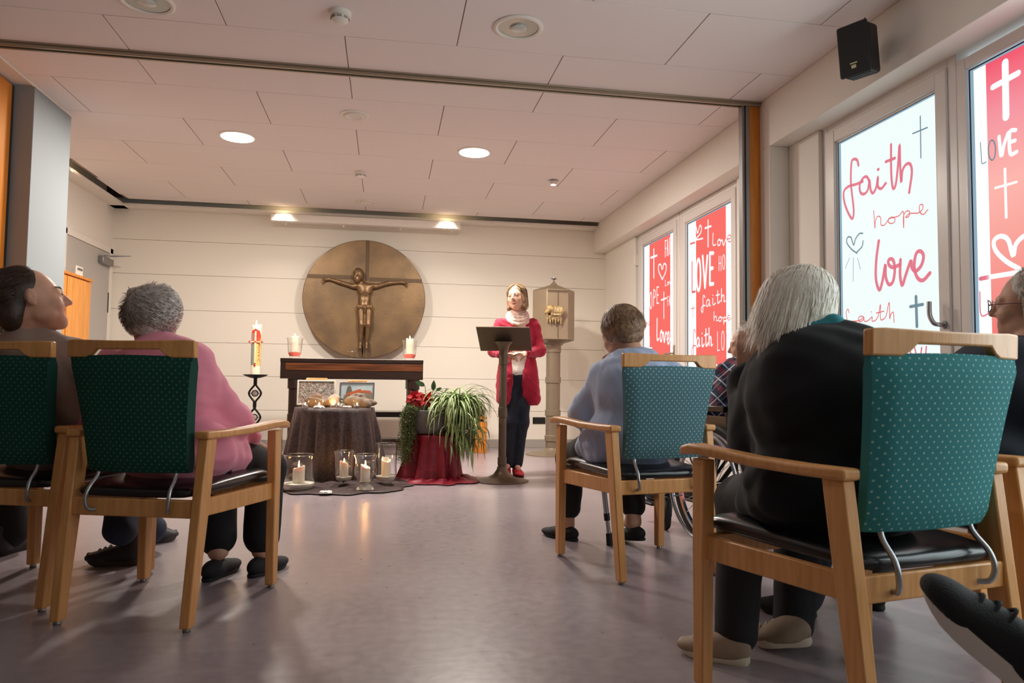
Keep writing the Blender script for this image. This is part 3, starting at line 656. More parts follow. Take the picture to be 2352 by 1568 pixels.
    return P, np.concatenate(F_)
def sdf_obj(name, prims, res, m, parent=None, disp=None, smooth_it=2):
    P, Q = sdf_mesh(prims, res, disp)
    if smooth_it:
        for _ in range(smooth_it):
            A = np.zeros_like(P); W = np.zeros(len(P))
            for i in range(4):
                a, b = Q[:, i], Q[:, (i+1) % 4]
                np.add.at(A, a, P[b]); np.add.at(A, b, P[a]); np.add.at(W, a, 1); np.add.at(W, b, 1)
            P = P*.5+.5*A/np.maximum(W, 1)[:, None]
    me = bpy.data.meshes.new(name); me.vertices.add(len(P)); me.vertices.foreach_set('co', P.astype(np.float32).ravel())
    me.loops.add(len(Q)*4); me.loops.foreach_set('vertex_index', Q.astype(np.int32).ravel())
    me.polygons.add(len(Q)); me.polygons.foreach_set('loop_start', np.arange(len(Q), dtype=np.int32)*4); me.polygons.foreach_set('loop_total', np.full(len(Q), 4, np.int32))
    me.update(calc_edges=True); me.validate(); me.shade_smooth()
    o = bpy.data.objects.new(name, me); C.objects.link(o); me.materials.append(M(m) if isinstance(m, str) else m)
    if parent is not None: o.parent = parent
    return o
def folds(amp, sc, seed=0):
    a, b = wrinkle(amp, sc, seed), wrinkle(amp*.45, sc*2.6, seed+1)
    return lambda x, y, z: -np.abs(a(x, y, z))*1.6+b(x, y, z)+amp*.3
def wrinkle(amp, sc, seed=0, comps=5):
    rs = np.random.RandomState(seed); K = rs.randn(comps, 3)*sc; ph = rs.rand(comps)*6.28; K2 = rs.randn(comps, 3)*sc*.5
    def f(x, y, z):
        s = 0
        for i in range(comps):
            wv = np.sin(K2[i, 0]*x+K2[i, 1]*y+K2[i, 2]*z+ph[i]*2)*1.6
            s = s+np.sin(K[i, 0]*x+K[i, 1]*y+K[i, 2]*z+ph[i]+wv)
        return amp*s/comps
    return f
# ---- anatomy
def head_prims(c, R, s=1.0, face=1, smile=0, nose=1.0):
    h = lambda x, y, z: c+R @ np.array([x, y, z])*s
    P = [ell(h(0, -.018, .030), (.073*s, .092*s, .083*s), R, .02), ell(h(0, .022, -.022), (.062*s, .066*s, .082*s), R, .03),
         ell(h(0, .040, -.074), (.044*s, .046*s, .034*s), R, .03), ell(h(0, .070, -.097), .016*s, None, .02)]
    for q in (-1, 1):
        P += [ell(h(q*.036, .058, -.030), .023*s, None, .02), ell(h(q*.052, .02, -.066), (.016*s, .03*s, .022*s), R, .02)]
        P += [cap_(h(q*.010, .083, .022), h(q*.042, .070, .020), .009*s, .007*s, .012)]
        P += [neg(ell(h(q*.031, .100, .004), (.019*s, .016*s, .012*s), R, .010)), ell(h(q*.031, .074, .003), .0125*s, None, .003)]
        P += [ell(h(q*.076, -.012, -.006), (.009*s, .017*s, .030*s), R @ euler(q*-18, 0, 0), .006), ell(h(q*.078, -.004, -.030), (.006*s, .008*s, .010*s), R, .006), neg(ell(h(q*.086, -.006, -.002), (.006*s, .009*s, .016*s), R, .004))]
    P += [cap_(h(0, .084, .014), h(0, .104*nose, -.022), .0075*s, .0115*s, .010)]
    for q in (-1, 1): P += [ell(h(q*.011, .092, -.028), .0078*s, None, .006)]
    if smile:
        P += [cap_(h(-.020, .083, -.049), h(.020, .083, -.049), .006*s, None, .006), cap_(h(-.017, .078, -.076), h(.017, .078, -.076), .008*s, None, .006),
              neg(ell(h(0, .092, -.062), (.030*s, .018*s, .0125*s), R, .003))]
    else:
        P += [cap_(h(-.019, .081, -.054), h(.019, .081, -.054), .0065*s, None, .006), cap_(h(-.015, .080, -.064), h(.015, .080, -.064), .007*s, None, .006), neg(cap_(h(-.022, .092, -.059), h(.022, .092, -.059), .0025*s, None, .003))]
    return P
def limb(a, b, c, r0, r1, r2, k=.03): return [cap_(a, b, r0, r1, k), cap_(b, c, r1, r2, k)]
def norm(v): v = np.array(v, float); return v/np.linalg.norm(v)
def hand_prims(w_, d, n, side=1, curl=.5, s=1.0, spread=.12):
    """w_: wrist, d: direction of the fingers, n: palm normal (out of the palm), side=+1: thumb towards d x n"""
    d = norm(d); n = norm(np.array(n)-d*(np.array(n) @ d)); t_ = np.cross(d, n)*side
    P = []; w_ = np.array(w_, float)
    for i, (o_, L) in enumerate(((.028, .080), (.010, .088), (-.009, .082), (-.026, .066))):
        kn = w_+(d*.088+t_*o_)*s; P.append(cap_(w_+(d*.012+t_*o_*.55)*s, kn, .0135*s, .0105*s, .014))
        p = kn; a = .25+.12*i*0
        dirv = norm(d+t_*(o_*spread*12))
        for j, f in enumerate((.46, .31, .23)):
            a2 = curl*(.55+.75*j)+.05*i
            v = dirv*cos(a2)+n*sin(a2); q = p+v*L*f*s; P.append(cap_(p, q, (.0098-.0012*j)*s, (.0090-.0013*j)*s, .003)); p = q
    b = w_+(d*.028+t_*.024+n*.004)*s; k1 = b+norm(d*.6+t_*.75+n*.35)*.042*s; k2 = k1+norm(d*.85+t_*.25+n*.4)*.034*s; k3 = k2+norm(d+n*.45)*.024*s
    P += [cap_(b, k1, .015*s, .0115*s, .012), cap_(k1, k2, .0112*s, .010*s, .004), cap_(k2, k3, .0098*s, .008*s, .003)]
    return P
def shoe(parent, heel, toe, m, sole_m, w_=.043, h=.055, lift=.0, name='shoe', sole=.018, collar=None, upv=None, extra=None):
    heel, toe = np.array(heel, float), np.array(toe, float); d = norm(toe-heel); L = np.linalg.norm(toe-heel)
    r = np.cross(d, [0, 0, 1.0]) if upv is None else np.cross(d, upv); r = norm(r); u = np.cross(r, d); R = rotm(r, d, u)
    g = lambda x, y, z: heel+R @ np.array([x, y, z])
    P = [ell(g(0, .05, h*.62), (w_*.78, .055, h*.62), R, .02), ell(g(0, L*.45, h*.50), (w_*.85, L*.30, h*.52), R, .03), ell(g(0, L-.065, h*.38), (w_*1.0, .075, h*.40), R, .03)]
    if collar: P += [cap_(g(0, .045, h*.6), g(0, .035, collar), w_*.75, w_*.70, .02)]
    P = [p for p in P]
    up_ = sdf_obj(name, P+[neg(ell(g(0, L/2, -.1-.0), (1, 1, .1+sole*.6), R, .002))], .0045, m, parent)
    S_ = []
    n = 14; rings = []
    for zz, e in ((0, -.003), (sole*.4, .002), (sole, .0)):
        rg = []
        for i in range(28):
            a = 2*pi*i/28; y = L/2-.0+(L/2+e)*-cos(a); u_ = y/L
            wl = w_*(.80+.28*math.exp(-((u_-.70)/.25)**2)-.06*math.exp(-((u_-.40)/.15)**2))
            sx = math.copysign(abs(sin(a))**.7, sin(a))*(wl+e); tz = .018*max(0, (u_-.75)/.25)**2
            rg.append(g(sx, y, zz+tz))
        rings.append(rg)
    MB().loft(rings).build('sole', sole_m, up_, smooth=2, bevel=0)
    if extra:
        for q in range(3):
            MB().tube(catmull([g(-w_*.55, L*.58+q*.022, h*.80-q*.006), g(0, L*.575+q*.022, h*1.08-q*.008), g(w_*.55, L*.58+q*.022, h*.80-q*.006)], 5), .0035, 6).build('lace', extra, up_, smooth=2)
    return up_
def strands(name, m, parent, c, R, rad, n, length, flow, seed=0, width=.0012, seg=9, noise=.25, hang=.0, cut=None, grav=.0, off=.004, cling=None, lift=.0):
    """locks of hair over the ellipsoid (c, R, rad). flow: local vector field fn(u) -> direction; cut(u): False where no hair roots"""
    rs = np.random.RandomState(seed); V = []; Fc = []; rad = np.array(rad)
    cnt = 0; tries = 0
    while cnt < n and tries < n*6:
        tries += 1
        u = rs.randn(3); u /= np.linalg.norm(u)
        if cut is not None and not cut(u): continue
        cnt += 1; p = u*rad*(1+rs.rand()*off/.08); L = length(u)*(.75+.5*rs.rand()) if callable(length) else length*(.75+.5*rs.rand()); st = L/seg
        nz = rs.randn(3)*noise; pts = []; on = True
        for i in range(seg+1):
            pts.append(p.copy()); un = p/rad; q_ = np.linalg.norm(un); nn = norm(p/rad**2)
            d = flow(un/q_)+nz*(.5+.5*i/seg); d = d+np.array([0, 0, -1.0])*grav*(i/seg)
            d = norm(d)
            if q_ < 1.06: 
                if d @ nn < 0: d = norm(d-nn*(d @ nn))
                d = norm(d+nn*lift*(1-i/seg)+ (nn*.3 if q_ < 1.0 else 0))
            p = p+d*st
            if cling:
                q3 = np.linalg.norm(p/rad)
                if q3 > cling: p = p*(cling/q3)
        P = [c+R @ q for q in pts]; b0 = len(V); sd = norm(np.cross(R @ norm(pts[0]/rad**2), P[-1]-P[0]+1e-6))
        for i, q in enumerate(P):
            wv = width*(1-.75*(i/seg)**2)*(.7+.6*rs.rand()*0+.3); nn = R @ norm(pts[i])
            V += [q+sd*wv, q-sd*wv]
        for i in range(seg):
            a = b0+2*i; Fc.append((a, a+1, a+3, a+2))
    V = np.array(V); me = bpy.data.meshes.new(name); me.from_pydata(V.tolist(), [], Fc); me.shade_smooth(); me.materials.append(M(m) if isinstance(m, str) else m)
    o = bpy.data.objects.new(name, me); C.objects.link(o); o.parent = parent; return o
def hairmat(name, c, c2, rough=.45):
    return mat(name, c, rough, col2=c2, vscale=60, thr=(.3, .7), bump=.2, bscale=300)
hairmat('hair_dark', '4a372c', '2a1e18', .35); hairmat('hair_grey', 'e9e1d9', 'a59a92'); hairmat('hair_brown', 'a98664', '604936'); hairmat('hair_white', 'fffbf2', 'efe6d4'); hairmat('hair_blond', 'a88862', '6e5640'); hairmat('hair_greyblond', 'cfc5b8', '958a7d')
def body_prims(J, sc=1.0):
    """skin of the whole figure from its joints"""
    P = []; r = norm(J['shR']-J['shL']); u = norm(J['nb']-J['pel']); f = norm(np.cross(u, r)); r2 = np.cross(f, u); R = rotm(r2, f, u)
    ch = (J['shL']+J['shR'])/2*.6+J['pel']*.0+J['nb']*.4; mid = (J['nb']+J['pel'])/2; up3 = J['nb']*.72+J['pel']*.28
    P += [ell(J['pel'], (.15*sc, .11*sc, .11*sc), R, .05), ell(mid, (.125*sc, .095*sc, .13*sc), R, .06), ell(up3, (.15*sc, .10*sc, .13*sc), R, .06)]
    P += [cap_(J['shL'], J['shR'], .048*sc, .048*sc, .05), cap_(J['nb']-u*.03, J['head']+J['hR'] @ np.array([0, -.028, -.055]), .056*sc, .050*sc, .03)]
    for s in 'LR':
        P += limb(J['sh'+s], J['el'+s], J['wr'+s], .046*sc, .036*sc, .025*sc)
        P += limb(J['hip'+s], J['kn'+s], J['an'+s], .078*sc, .052*sc, .036*sc)
        P += [cap_(J['an'+s], J['an'+s]*.6+J['toe'+s]*.4, .034*sc, .028*sc, .02)]
    return P, R
def top_prims(J, sc=1.0, g=.016, sleeve=1.0, hem=.0, arm=1.0):
    P = []; r = norm(J['shR']-J['shL']); u = norm(J['nb']-J['pel']); f = norm(np.cross(u, r)); r2 = np.cross(f, u); R = rotm(r2, f, u)
    mid = (J['nb']+J['pel'])/2; up3 = J['nb']*.70+J['pel']*.30
    P += [ell(J['pel']-u*(hem-.0), (.168*sc+g, .13*sc+g, .10*sc+g+hem*.5), R, .07), ell(mid, (.142*sc+g, .112*sc+g, .15*sc), R, .08), ell(up3, (.158*sc+g, .112*sc+g, .15*sc), R, .08)]
    P += [cap_(J['shL'], J['shR'], .054*sc+g*.6, None, .06), cap_(J['nb']-u*.06, J['nb']-u*.034, .080*sc, .062*sc, .04)]
    if hem > 0:
        for s in 'LR': P.append(cap_(J['hip'+s]+V3(0, 0, .01), J['hip'+s]*.72+J['kn'+s]*.28+V3(0, 0, .01), .106*sc, .098*sc, .05))
    for s in 'LR':
        w2 = J['el'+s]+(J['wr'+s]-J['el'+s])*sleeve
        P += limb(J['sh'+s], J['el'+s], w2, (.054*sc+g)*arm, (.046*sc+g)*arm, (.034*sc+g*.6)*arm, .035)
    return P, R
def leg_prims(J, sc=1.0, g=.012, end=.96, wide=0):
    P = [cap_(J['hipL'], J['hipR'], .10*sc, None, .06), ell(J['pel'], (.155*sc, .12*sc, .10*sc), None, .06)]
    for s in 'LR':
        w2 = J['kn'+s]+(J['an'+s]-J['kn'+s])*end
        P += limb(J['hip'+s], J['kn'+s], w2, .086*sc+g, .062*sc+g, .042*sc+g+wide, .035)
    return P
def person(name, label, J, skin, parts, smile=0, hands='', sc=1.0, hs=1.0, res=.0065, nose=1.0, hkw=None):
    P, R = body_prims(J, sc)
    P += head_prims(J['head'], J['hR'], hs, smile=smile, nose=nose)
    for s in 'LR':
        if 'hand'+s in J:
            hd, hn, side, curl = J['hand'+s]; P += hand_prims(J['wr'+s]+norm(hd)*.0, hd, hn, side, curl)
    o = sdf_obj('person', P, res, skin); tag(o, label, 'person'); J['R'] = R
    return o
# the figure on the disc, cast in one piece
def r3(px, py, y): p = rel(px, py, y); return np.array(p)
yb = 8.535; J = lambda px, py, d=0: r3(px, py, yb-d)
P = [ell(J(824, 630, .03), (.062, .062, .078), euler(0, 0, -18), .01), ell(J(819, 641, .05), (.042, .04, .05), euler(0, 0, -18), .01), cap_(J(818, 627, .085), J(815, 637, .09), .010, .012, .008),
     cap_(J(828, 648, .0), J(836, 655, -.01), .032, .036, .02),
     ell(J(838, 668, 0), (.085, .05, .075), None, .03), ell(J(837, 688, .0), (.068, .045, .08), None, .03), ell(J(837, 705, .0), (.078, .05, .06), None, .03),
     cap_(J(818, 657), J(858, 657), .034, .034, .03)]
P += limb(J(812, 658), J(780, 648, .0), J(757, 641), .030, .024, .018, .02)+limb(J(864, 658), J(892, 650), J(921, 648), .030, .024, .018, .02)
for a, b, sg in ((J(757, 641), J(738, 643), -1), (J(921, 648), J(938, 651), 1)):
    P += [cap_(a, (a+b)/2, .018, .020, .01)]
    for k in range(4): P.append(cap_((a+b)/2+np.array([0, 0, .012-.008*k]), b+np.array([sg*-.01*(k == 3), 0, .016-.012*k-.01*k]), .0065, .005, .003))
    P.append(cap_((a+b)/2, (a+b)/2+np.array([sg*.02, -.015, .03]), .007, .005, .003))
P += limb(J(829, 715), J(830, 745, .03), J(828, 785), .050, .034, .022, .02)+limb(J(847, 715), J(846, 745, .03), J(842, 785), .050, .034, .022, .02)
P += [cap_(J(828, 788), J(827, 799, .03), .020, .017, .01), cap_(J(842, 788), J(842, 799, .03), .020, .017, .01)]
P += [neg(ell(J(838, 682, .052), (.03, .02, .045), None, .02)), cap_(J(828, 673, .04), J(836, 668, .045), .008, None, .01), cap_(J(848, 673, .04), J(840, 668, .045), .008, None, .01)]
fig = sdf_obj('figure', P, .0055, 'bronze_figure', t)
lc = [cap_(J(822+k*.5, 702+k*2.2, .035), J(853-k*.5, 702+k*2.0, .035), .016-.001*k, None, .012) for k in range(4)]+[cap_(J(838, 706, .05), J(838, 718, .04), .024, .012, .02)]
sdf_obj('loincloth', lc, .005, 'bronze_figure', fig)
MB().lathe([(.0, 0)]) if False else None
mb = MB()
for q in ((-.05, -.02), (.045, .02)):
    x0 = .018+q[0]; mb.loft([[(x0+.045*cos(a)*.6, -.0425, -.60+.085*sin(a)*1.1) for a in [k*pi/8 for k in range(16)]], [(x0+.045*cos(a)*.6, -.040, -.60+.085*sin(a)*1.1) for a in [k*pi/8 for k in range(16)]]])
mb.build('foot_hollows', 'bronze_dark', t)
# ================================================================ altar
AY0, AY1 = 7.40, 7.95
t = thing('altar_table', 'dark wooden altar table with a thick brown top before the disc', 'altar', (-.335, 7.40, 0))
MB().box(-.695, .695, 0, .60, .80, 1.0).build('table_top', 'dark_wood', t, bevel=.003)
MB().box(-.645, .690, -.004, .0, .885, .955).build('front_band', 'dark_wood_reflection', t, bevel=.001)  # brown band with a blurred reflection put into its colour
MB().box(-.697, .697, -.006, .603, .965, 1.0).build('top_board', 'dark_wood', t, bevel=.003)
for x in (-.565, .60):
    for y in (.07, .50):
        l = MB().lathe([(.062, 0), (.062, .02), (.056, .022), (.056, .38), (.062, .385), (.062, .45), (.055, .455), (.055, .70), (.066, .705), (.066, .80)], (x, y, 0), 20).build('leg', 'dark_wood', t, smooth=2)
for z in (.44, .16):
    MB().box(-.56, .60, .42, .62, z, z+.018).box(-.56, .60, .41, .43, z-.035, z+.018).build('lower_board', 'dark_wood', t, bevel=.003)
tag(MB().box(-.60, .60, .05, .50, 0, .004).build('altar_cloth', mat('white_linen', 'ece8e2', .8, bump=.1), loc=(-.335, 7.40, 1.0)), 'white linen cloth lying flat on the dark altar table', 'cloth')
def flame(parent, p, h=.03, s=1.0):
    o = MB().lathe([(.0005, 0), (.0045*s, h*.18), (.0058*s, h*.35), (.0035*s, h*.68), (.0006, h)], p, 12).build('flame', 'flame', parent, smooth=1)
    MB().tube([(p[0], p[1], p[2]-.008), (p[0]+.001, p[1], p[2]+.004)], .0012, 6).build('wick', 'black_rubber', parent); return o
def candle(label, loc, r, h, lit=True, group=None, tilt=0, melt=.012, seed=1, par=None):
    rs = np.random.RandomState(seed); t = thing('candle', label, 'candle', loc, group=group)
    n = 28; rings = []; top = [h+melt*sin(2*pi*j/n+tilt)+.003*rs.randn() for j in range(n)]
    for z in (0, .5): rings.append([(r*cos(2*pi*j/n), r*sin(2*pi*j/n), z*h) for j in range(n)])
    for q, dz in ((1, -.006), (1.0, -.002), (.93, 0), (.82, -.002)): rings.append([(q*r*cos(2*pi*j/n), q*r*sin(2*pi*j/n), top[j]+dz) for j in range(n)])
    rings.append([(.7*r*cos(2*pi*j/n), .7*r*sin(2*pi*j/n), h-.014) for j in range(n)])
    MB().loft(rings).build('wax', 'wax', t, smooth=2)
    if lit:
        flame(t, (0, 0, h-.004), .034)
        l = lamp('POINT', 'candle_light', tuple(np.array(loc)+[0, 0, h+.010]), CANDLE, (1, .62, .28), .003)
    else: MB().tube([(0, 0, h-.02), (.001, 0, h-.006)], .0012, 6).build('wick', 'black_rubber', t)
    return t
for x, lab, g in ((aty(677, 800, 7.6)[0], 'left', 1), (aty(941, 805, 7.6)[0], 'right', 2)):
    t = thing('candle_glass', 'clear flared glass with a red base band at the %s end of the altar' % lab, 'candle glass', (x, 7.60, 1.005), group='candle glasses on the altar')
    MB().lathe([(.056, 0), (.050, .006), (.048, .02), (.066, .06), (.070, .12), (.074, .175), (.082, .205), (.079, .205), (.071, .175), (.067, .12), (.063, .06), (.044, .024), (.0, .022)], n=36, cap=False).build('glass_cup', 'glass', t, smooth=2)
    MB().lathe([(.049, .022), (.062, .045), (.062, .058), (.0, .060)], n=32).build('red_filling', mat('red_band', 'd9604e', .5), t, smooth=2)
    candle('white pillar candle burning in the glass at the %s end of the altar' % lab, (x, 7.60, 1.066), .040, .16, group='altar candles', seed=g, melt=.004)
# small standing cross on the altar
t = thing('table_cross', 'small dark metal cross standing on the altar before the disc', 'cross', (aty(809, 805, 7.55)[0], 7.55, 1.004))
MB().tube([(0, 0, 0), (0, 0, .125)], .003, 8).tube([(-.052, 0, .078), (.052, 0, .078)], .003, 8).build('cross_bars', 'lectern_bronze', t)
MB().lathe([(.0, -.008), (.007, -.004), (.007, .004), (.0, .008)], (0, 0, .078), 12).build('boss', 'steel', t, smooth=1); MB().lathe([(.022, 0), (.020, .004), (.004, .006)], n=20).build('foot', 'lectern_bronze', t, smooth=2)
# ================================================================ paschal candle and its stand
sx, sy = aty(587, 860, 7.35)[0], 7.35
t = thing('candle_stand', 'black wrought iron candle stand with two glass discs left of the altar', 'candle stand', (sx, sy, 0)); CZ = aty(587, 862, 7.35)[2]
k = CZ
MB().lathe([(.015, k-.028), (.05, k-.022), (.095, k-.006), (.118, k+.008), (.114, k+.010), (.09, k+.002), (.0, k-.002)], n=40).build('drip_plate', 'black_metal', t, smooth=2)
def zz(py): return aty(587, py, 7.35)[2]
z1, z2 = zz(903), zz(958); xc = 0
MB().tube([(0, 0, k-.02), (0, 0, zz(884))], .017, 12).tube([(0, 0, zz(922)), (0, 0, zz(936))], .017, 12).tube([(0, 0, zz(974)), (0, 0, .25), (0, 0, .02)], .016, 12).build('stem', 'black_metal', t, smooth=2)
for zc in (z1, z2):
    d = .084; fr = MB()
    for s in (-1, 1): fr.tube(catmull([(0, 0, zc+d+.006), (s*.012, 0, zc+d-.012), (s*.044, 0, zc+.03), (s*.056, 0, zc), (s*.044, 0, zc-.03), (s*.012, 0, zc-d+.012), (0, 0, zc-d-.006)], 6), .0095, 10)
    fr.tube([(-.055, 0, zc), (-.03, 0, zc)], .004, 6).tube([(.055, 0, zc), (.03, 0, zc)], .004, 6)
    fo = fr.build('lozenge_frame', 'black_metal', t, smooth=2)
    MB().lathe([(.027, -.006), (.033, -.006), (.033, .006), (.027, .006), (.027, -.006)], n=28, cap=False, T=Matrix.Translation((0, 0, zc)) @ Matrix.Rotation(pi/2, 4, 'X')).build('ring', 'black_metal', fo, smooth=2)
    MB().lathe([(.004, -.007), (.02, -.005), (.0265, 0), (.02, .005), (.004, .007)], n=28, T=Matrix.Translation((0, 0, zc)) @ Matrix.Rotation(pi/2, 4, 'X')).build('glass_disc', mat('smoky_disc', '9a8f88', .2) if 'smoky_disc' not in MATS else 'smoky_disc', fo, smooth=2)
for a in range(3): MB().tube(catmull([(0, 0, .22), (.08*cos(a*2.09), .08*sin(a*2.09), .10), (.17*cos(a*2.09), .17*sin(a*2.09), .008)], 5), .011, 10).build('foot', 'black_metal', t, smooth=2)
t = candle('tall decorated paschal candle on the black iron stand', (sx, sy, k+.004), .047, zz(748)-k-.0, lit=False, melt=.010, seed=5); ph = zz(748)-k
flame(t, (-.006, 0, ph-.006), .055, 1.2)
lamp('POINT', 'candle_light', (sx-.006, sy, k+ph+.02), CANDLE, (1, .62, .28), .003)
def wrap(mb, x0, x1, za, zb, r=.0478, rnd=0, n=10):
    """a patch laid on the candle; x measured along the front"""
    vs = []; fs = []
    for j in range(n+1):
        v = j/n; sh = 1 if not rnd else math.sqrt(max(0, 1-(2*v-1)**2))
        for i in range(n+1):
            x = (x0+x1)/2+(x1-x0)*(i/n-.5)*sh; a = x/r; vs.append((r*sin(a), -r*cos(a), za+(zb-za)*v))
    for j in range(n):
        for i in range(n): a = j*(n+1)+i; fs.append((a, a+1, a+n+2, a+n+1))
    mb.add(vs, fs); return mb
for nm, c in (('c_red', 'd8382c'), ('c_orange', 'e9a24a'), ('c_lilac', 'b58a94'), ('c_sage', '8b978a'), ('c_cream', 'e2d3a4'), ('c_redtxt', 'b9402a')): mat(nm, c, .5)
H0 = ph
wrap(MB(), -.062, -.004, H0*.20, H0*.72).build('sage_field', 'c_sage', t, smooth=1)
wrap(MB(), -.0, .060, H0*.19, H0*.80, .0479).build('yellow_field', mat('c_yellow', 'dfbf72', .5), t, smooth=1)
wrap(MB(), -.058, .052, H0*.60, H0*.93, .0482, 1).build('red_disc', 'c_red', t, smooth=1)
wrap(MB(), -.062, -.02, H0*.60, H0*.84, .0485).build('lilac_field', 'c_lilac', t, smooth=1)
MB().box(-.010, .006, -.056, -.047, H0*.24, H0*.88).box(-.075, .065, -.054, -.050, H0*.655, H0*.675).build('wax_cross', 'c_cream', t, bevel=.001)
for p, sd in (((-.002, H0*.90), 0), ((-.002, H0*.665), 0), ((-.004, H0*.20), 0), ((-.056, H0*.665), -1), ((.056, H0*.665), 1)):
    MB().lathe([(.010, -.008), (.010, .004), (.004, .012)], n=8, T=Matrix.Translation((p[0], -.05, p[1])) @ (Matrix.Rotation(pi/2, 4, 'X') if not sd else Matrix.Rotation(sd*pi/2, 4, 'Y'))).build('wax_nail', 'c_red', t)
mb = MB(); D4 = {'2': [(0, .8), (.3, 1), (.8, .9), (.7, .5), (.1, 0), (.9, 0)], '0': [(.5, 1), (.1, .8), (.1, .2), (.5, 0), (.9, .2), (.9, .8), (.5, 1)], '4': [(.7, 0), (.7, 1), (.1, .3), (.9, .3)], 'A': [(0, 0), (.5, 1), (1, 0)]}
for q, ch in enumerate('2024A'):
    zt = H0*(.62-.085*q)
    pts = [(.024+.020*(1-0)*p[0]*1.0, p[1]) for p in D4[ch]]
    mb.tube([(.0488*sin((.020+.022*p[0])/.0478), -.0488*cos((.020+.022*p[0])/.0478), zt+p[1]*H0*.06) for p in D4[ch]], .0022, 5)
mb.build('year_digits', 'c_redtxt', t)
# ================================================================ tabernacle column
cx_, cy_ = aty(1270, 900, 7.85)[0], 7.85
t = thing('tabernacle', 'hexagonal bronze tabernacle on a tall round column right of the woman', 'tabernacle', (cx_, cy_, 0))
zt = lambda py: aty(1268, py, 7.85)[2]
MB().lathe([(.295, 0), (.295, .008), (.26, .018), (.16, .032), (.10, .05), (.082, .075)], n=48).build('base', 'grey_bronze', t, smooth=2)
prof = [(.078, .06), (.078, zt(1012)), (.088, zt(1012)), (.088, zt(1000)), (.078, zt(998)), (.078, zt(955)), (.087, zt(954)), (.087, zt(941)), (.078, zt(940)), (.078, zt(880)), (.087, zt(879)), (.087, zt(866)), (.078, zt(865)), (.078, zt(810)), (.086, zt(809)), (.086, zt(790)), (.092, zt(786))]
MB().lathe(prof, n=36).build('column', 'grey_bronze', t, smooth=2)
hx = lambda r, z, ph=.0: [(r*cos(a), r*sin(a)*.92, z) for a in [RAD(k*60+ph) for k in range(6)]]
MB().loft([hx(.10, zt(792)), hx(.12, zt(788)), hx(.235, zt(781))]).build('flare', 'grey_bronze', t)
MB().loft([hx(.238, zt(781)), hx(.238, zt(668))]).build('case', mat('case_bronze', 'a3927a', .4, .35, var=.1, vscale=3), t, bevel=.004)
MB().box(-.002, .002, -.2085, -.2075+.005, zt(778), zt(672)).box(-.118, .118, -.2087, -.205, zt(673), zt(671)).build('door_seam', 'lectern_bronze', t)
MB().loft([hx(.238, zt(668)), hx(.14, zt(661)), hx(.05, zt(655)), hx(.018, zt(649)), hx(.012, zt(645))]).build('roof', 'grey_bronze', t, smooth=0)
MB().lathe([(.006, 0), (.008, .012), (.035, .022), (.038, .028), (.01, .03), (.008, .045)], (0, 0, zt(645)), 20).build('lamp_dish', 'steel', t, smooth=2)
MB().lathe([(.010, 0), (.012, .03), (.006, .06), (.009, .085), (.002, .10)], (0, 0, zt(638)), 16).build('glass_finial', 'glass', t, smooth=2)
# the lamb on the case
lz = zt(725)
L = lambda x, z, y=0: np.array([x-.045, -.235+y, lz+z])
P = [ell(L(.0, .045), (.10, .045, .048), euler(0, 0, 8), .02), ell(L(.06, .035), (.055, .04, .042), None, .02), ell(L(-.075, .03), (.03, .03, .032), None, .015), ell(L(-.098, .012, -.01), (.022, .018, .017), euler(0, 0, 20), .012), cap_(L(-.10, -.0, -.01), L(-.07, -.025), .013, .010, .01), cap_(L(-.03, .0, -.02), L(-.045, -.03, -.015), .010, .008, .01), cap_(L(-.03, -.012, -.02), L(.06, -.01, -.02), .010, .009, .01), cap_(L(.085, .02), L(.045, -.03), .016, .009, .012), ell(L(-.06, .047, -.02), (.010, .006, .016), None, .006)]
P += [ell(L(0, -.035, .015), (.088, .02, .028), None, .02)]
for k in range(6): P.append(cap_(L(-.075+.03*k, -.035, .01), L(-.072+.029*k, -.085-.018*(k % 2), .012), .014, .008, .008))
sdf_obj('lamb_relief', P, .0035, 'gilt', t, wrinkle(.004, 120, 3))
# ================================================================ lectern
t = thing('lectern', 'brown metal lectern with tilted reading board on a round column in front of the woman', 'lectern', (.925, 5.80, 0))
MB().lathe([(.215, 0), (.215, .006), (.19, .014), (.12, .028), (.07, .055), (.045, .09), (.036, .12)], n=56).build('base', 'lectern_bronze', t, smooth=2)
zl = lambda py: aty(1153, py, 5.80)[2]
MB().lathe([(.031, .1), (.031, zl(1068)), (.036, zl(1067)), (.036, zl(1050)), (.031, zl(1049)), (.031, zl(958)), (.036, zl(957)), (.036, zl(935)), (.031, zl(934)), (.031, zl(838)), (.037, zl(836)), (.037, zl(812)), (.034, zl(808)), (.045, zl(795)), (.075, zl(785))], n=32).build('column', 'lectern_bronze', t, smooth=2)
A_ = np.array(aty(1092, 750, 5.72)); B_ = np.array(aty(1218, 752, 5.72)); C_ = np.array(aty(1222, 806, 5.90)); D_ = np.array(aty(1105, 806, 5.90))
lc_ = np.array([.925, 5.80, 0])
# the board leans towards the speaker: its upper edge is the far one
A_ = aty(1093, 751, 5.70); B_ = aty(1217, 753, 5.70); C_ = aty(1222, 806, 5.92); D_ = aty(1104, 806, 5.92)
A_, B_, C_, D_ = [np.array(q)-lc_ for q in (A_, B_, C_, D_)]
nn = norm(np.cross(B_-A_, D_-A_)); nn = nn if nn[2] > 0 else -nn
MB().loft([[A_, B_, C_, D_], [A_+nn*.014, B_+nn*.014, C_+nn*.014, D_+nn*.014]]).build('reading_board', 'lectern_bronze', t, bevel=.003)
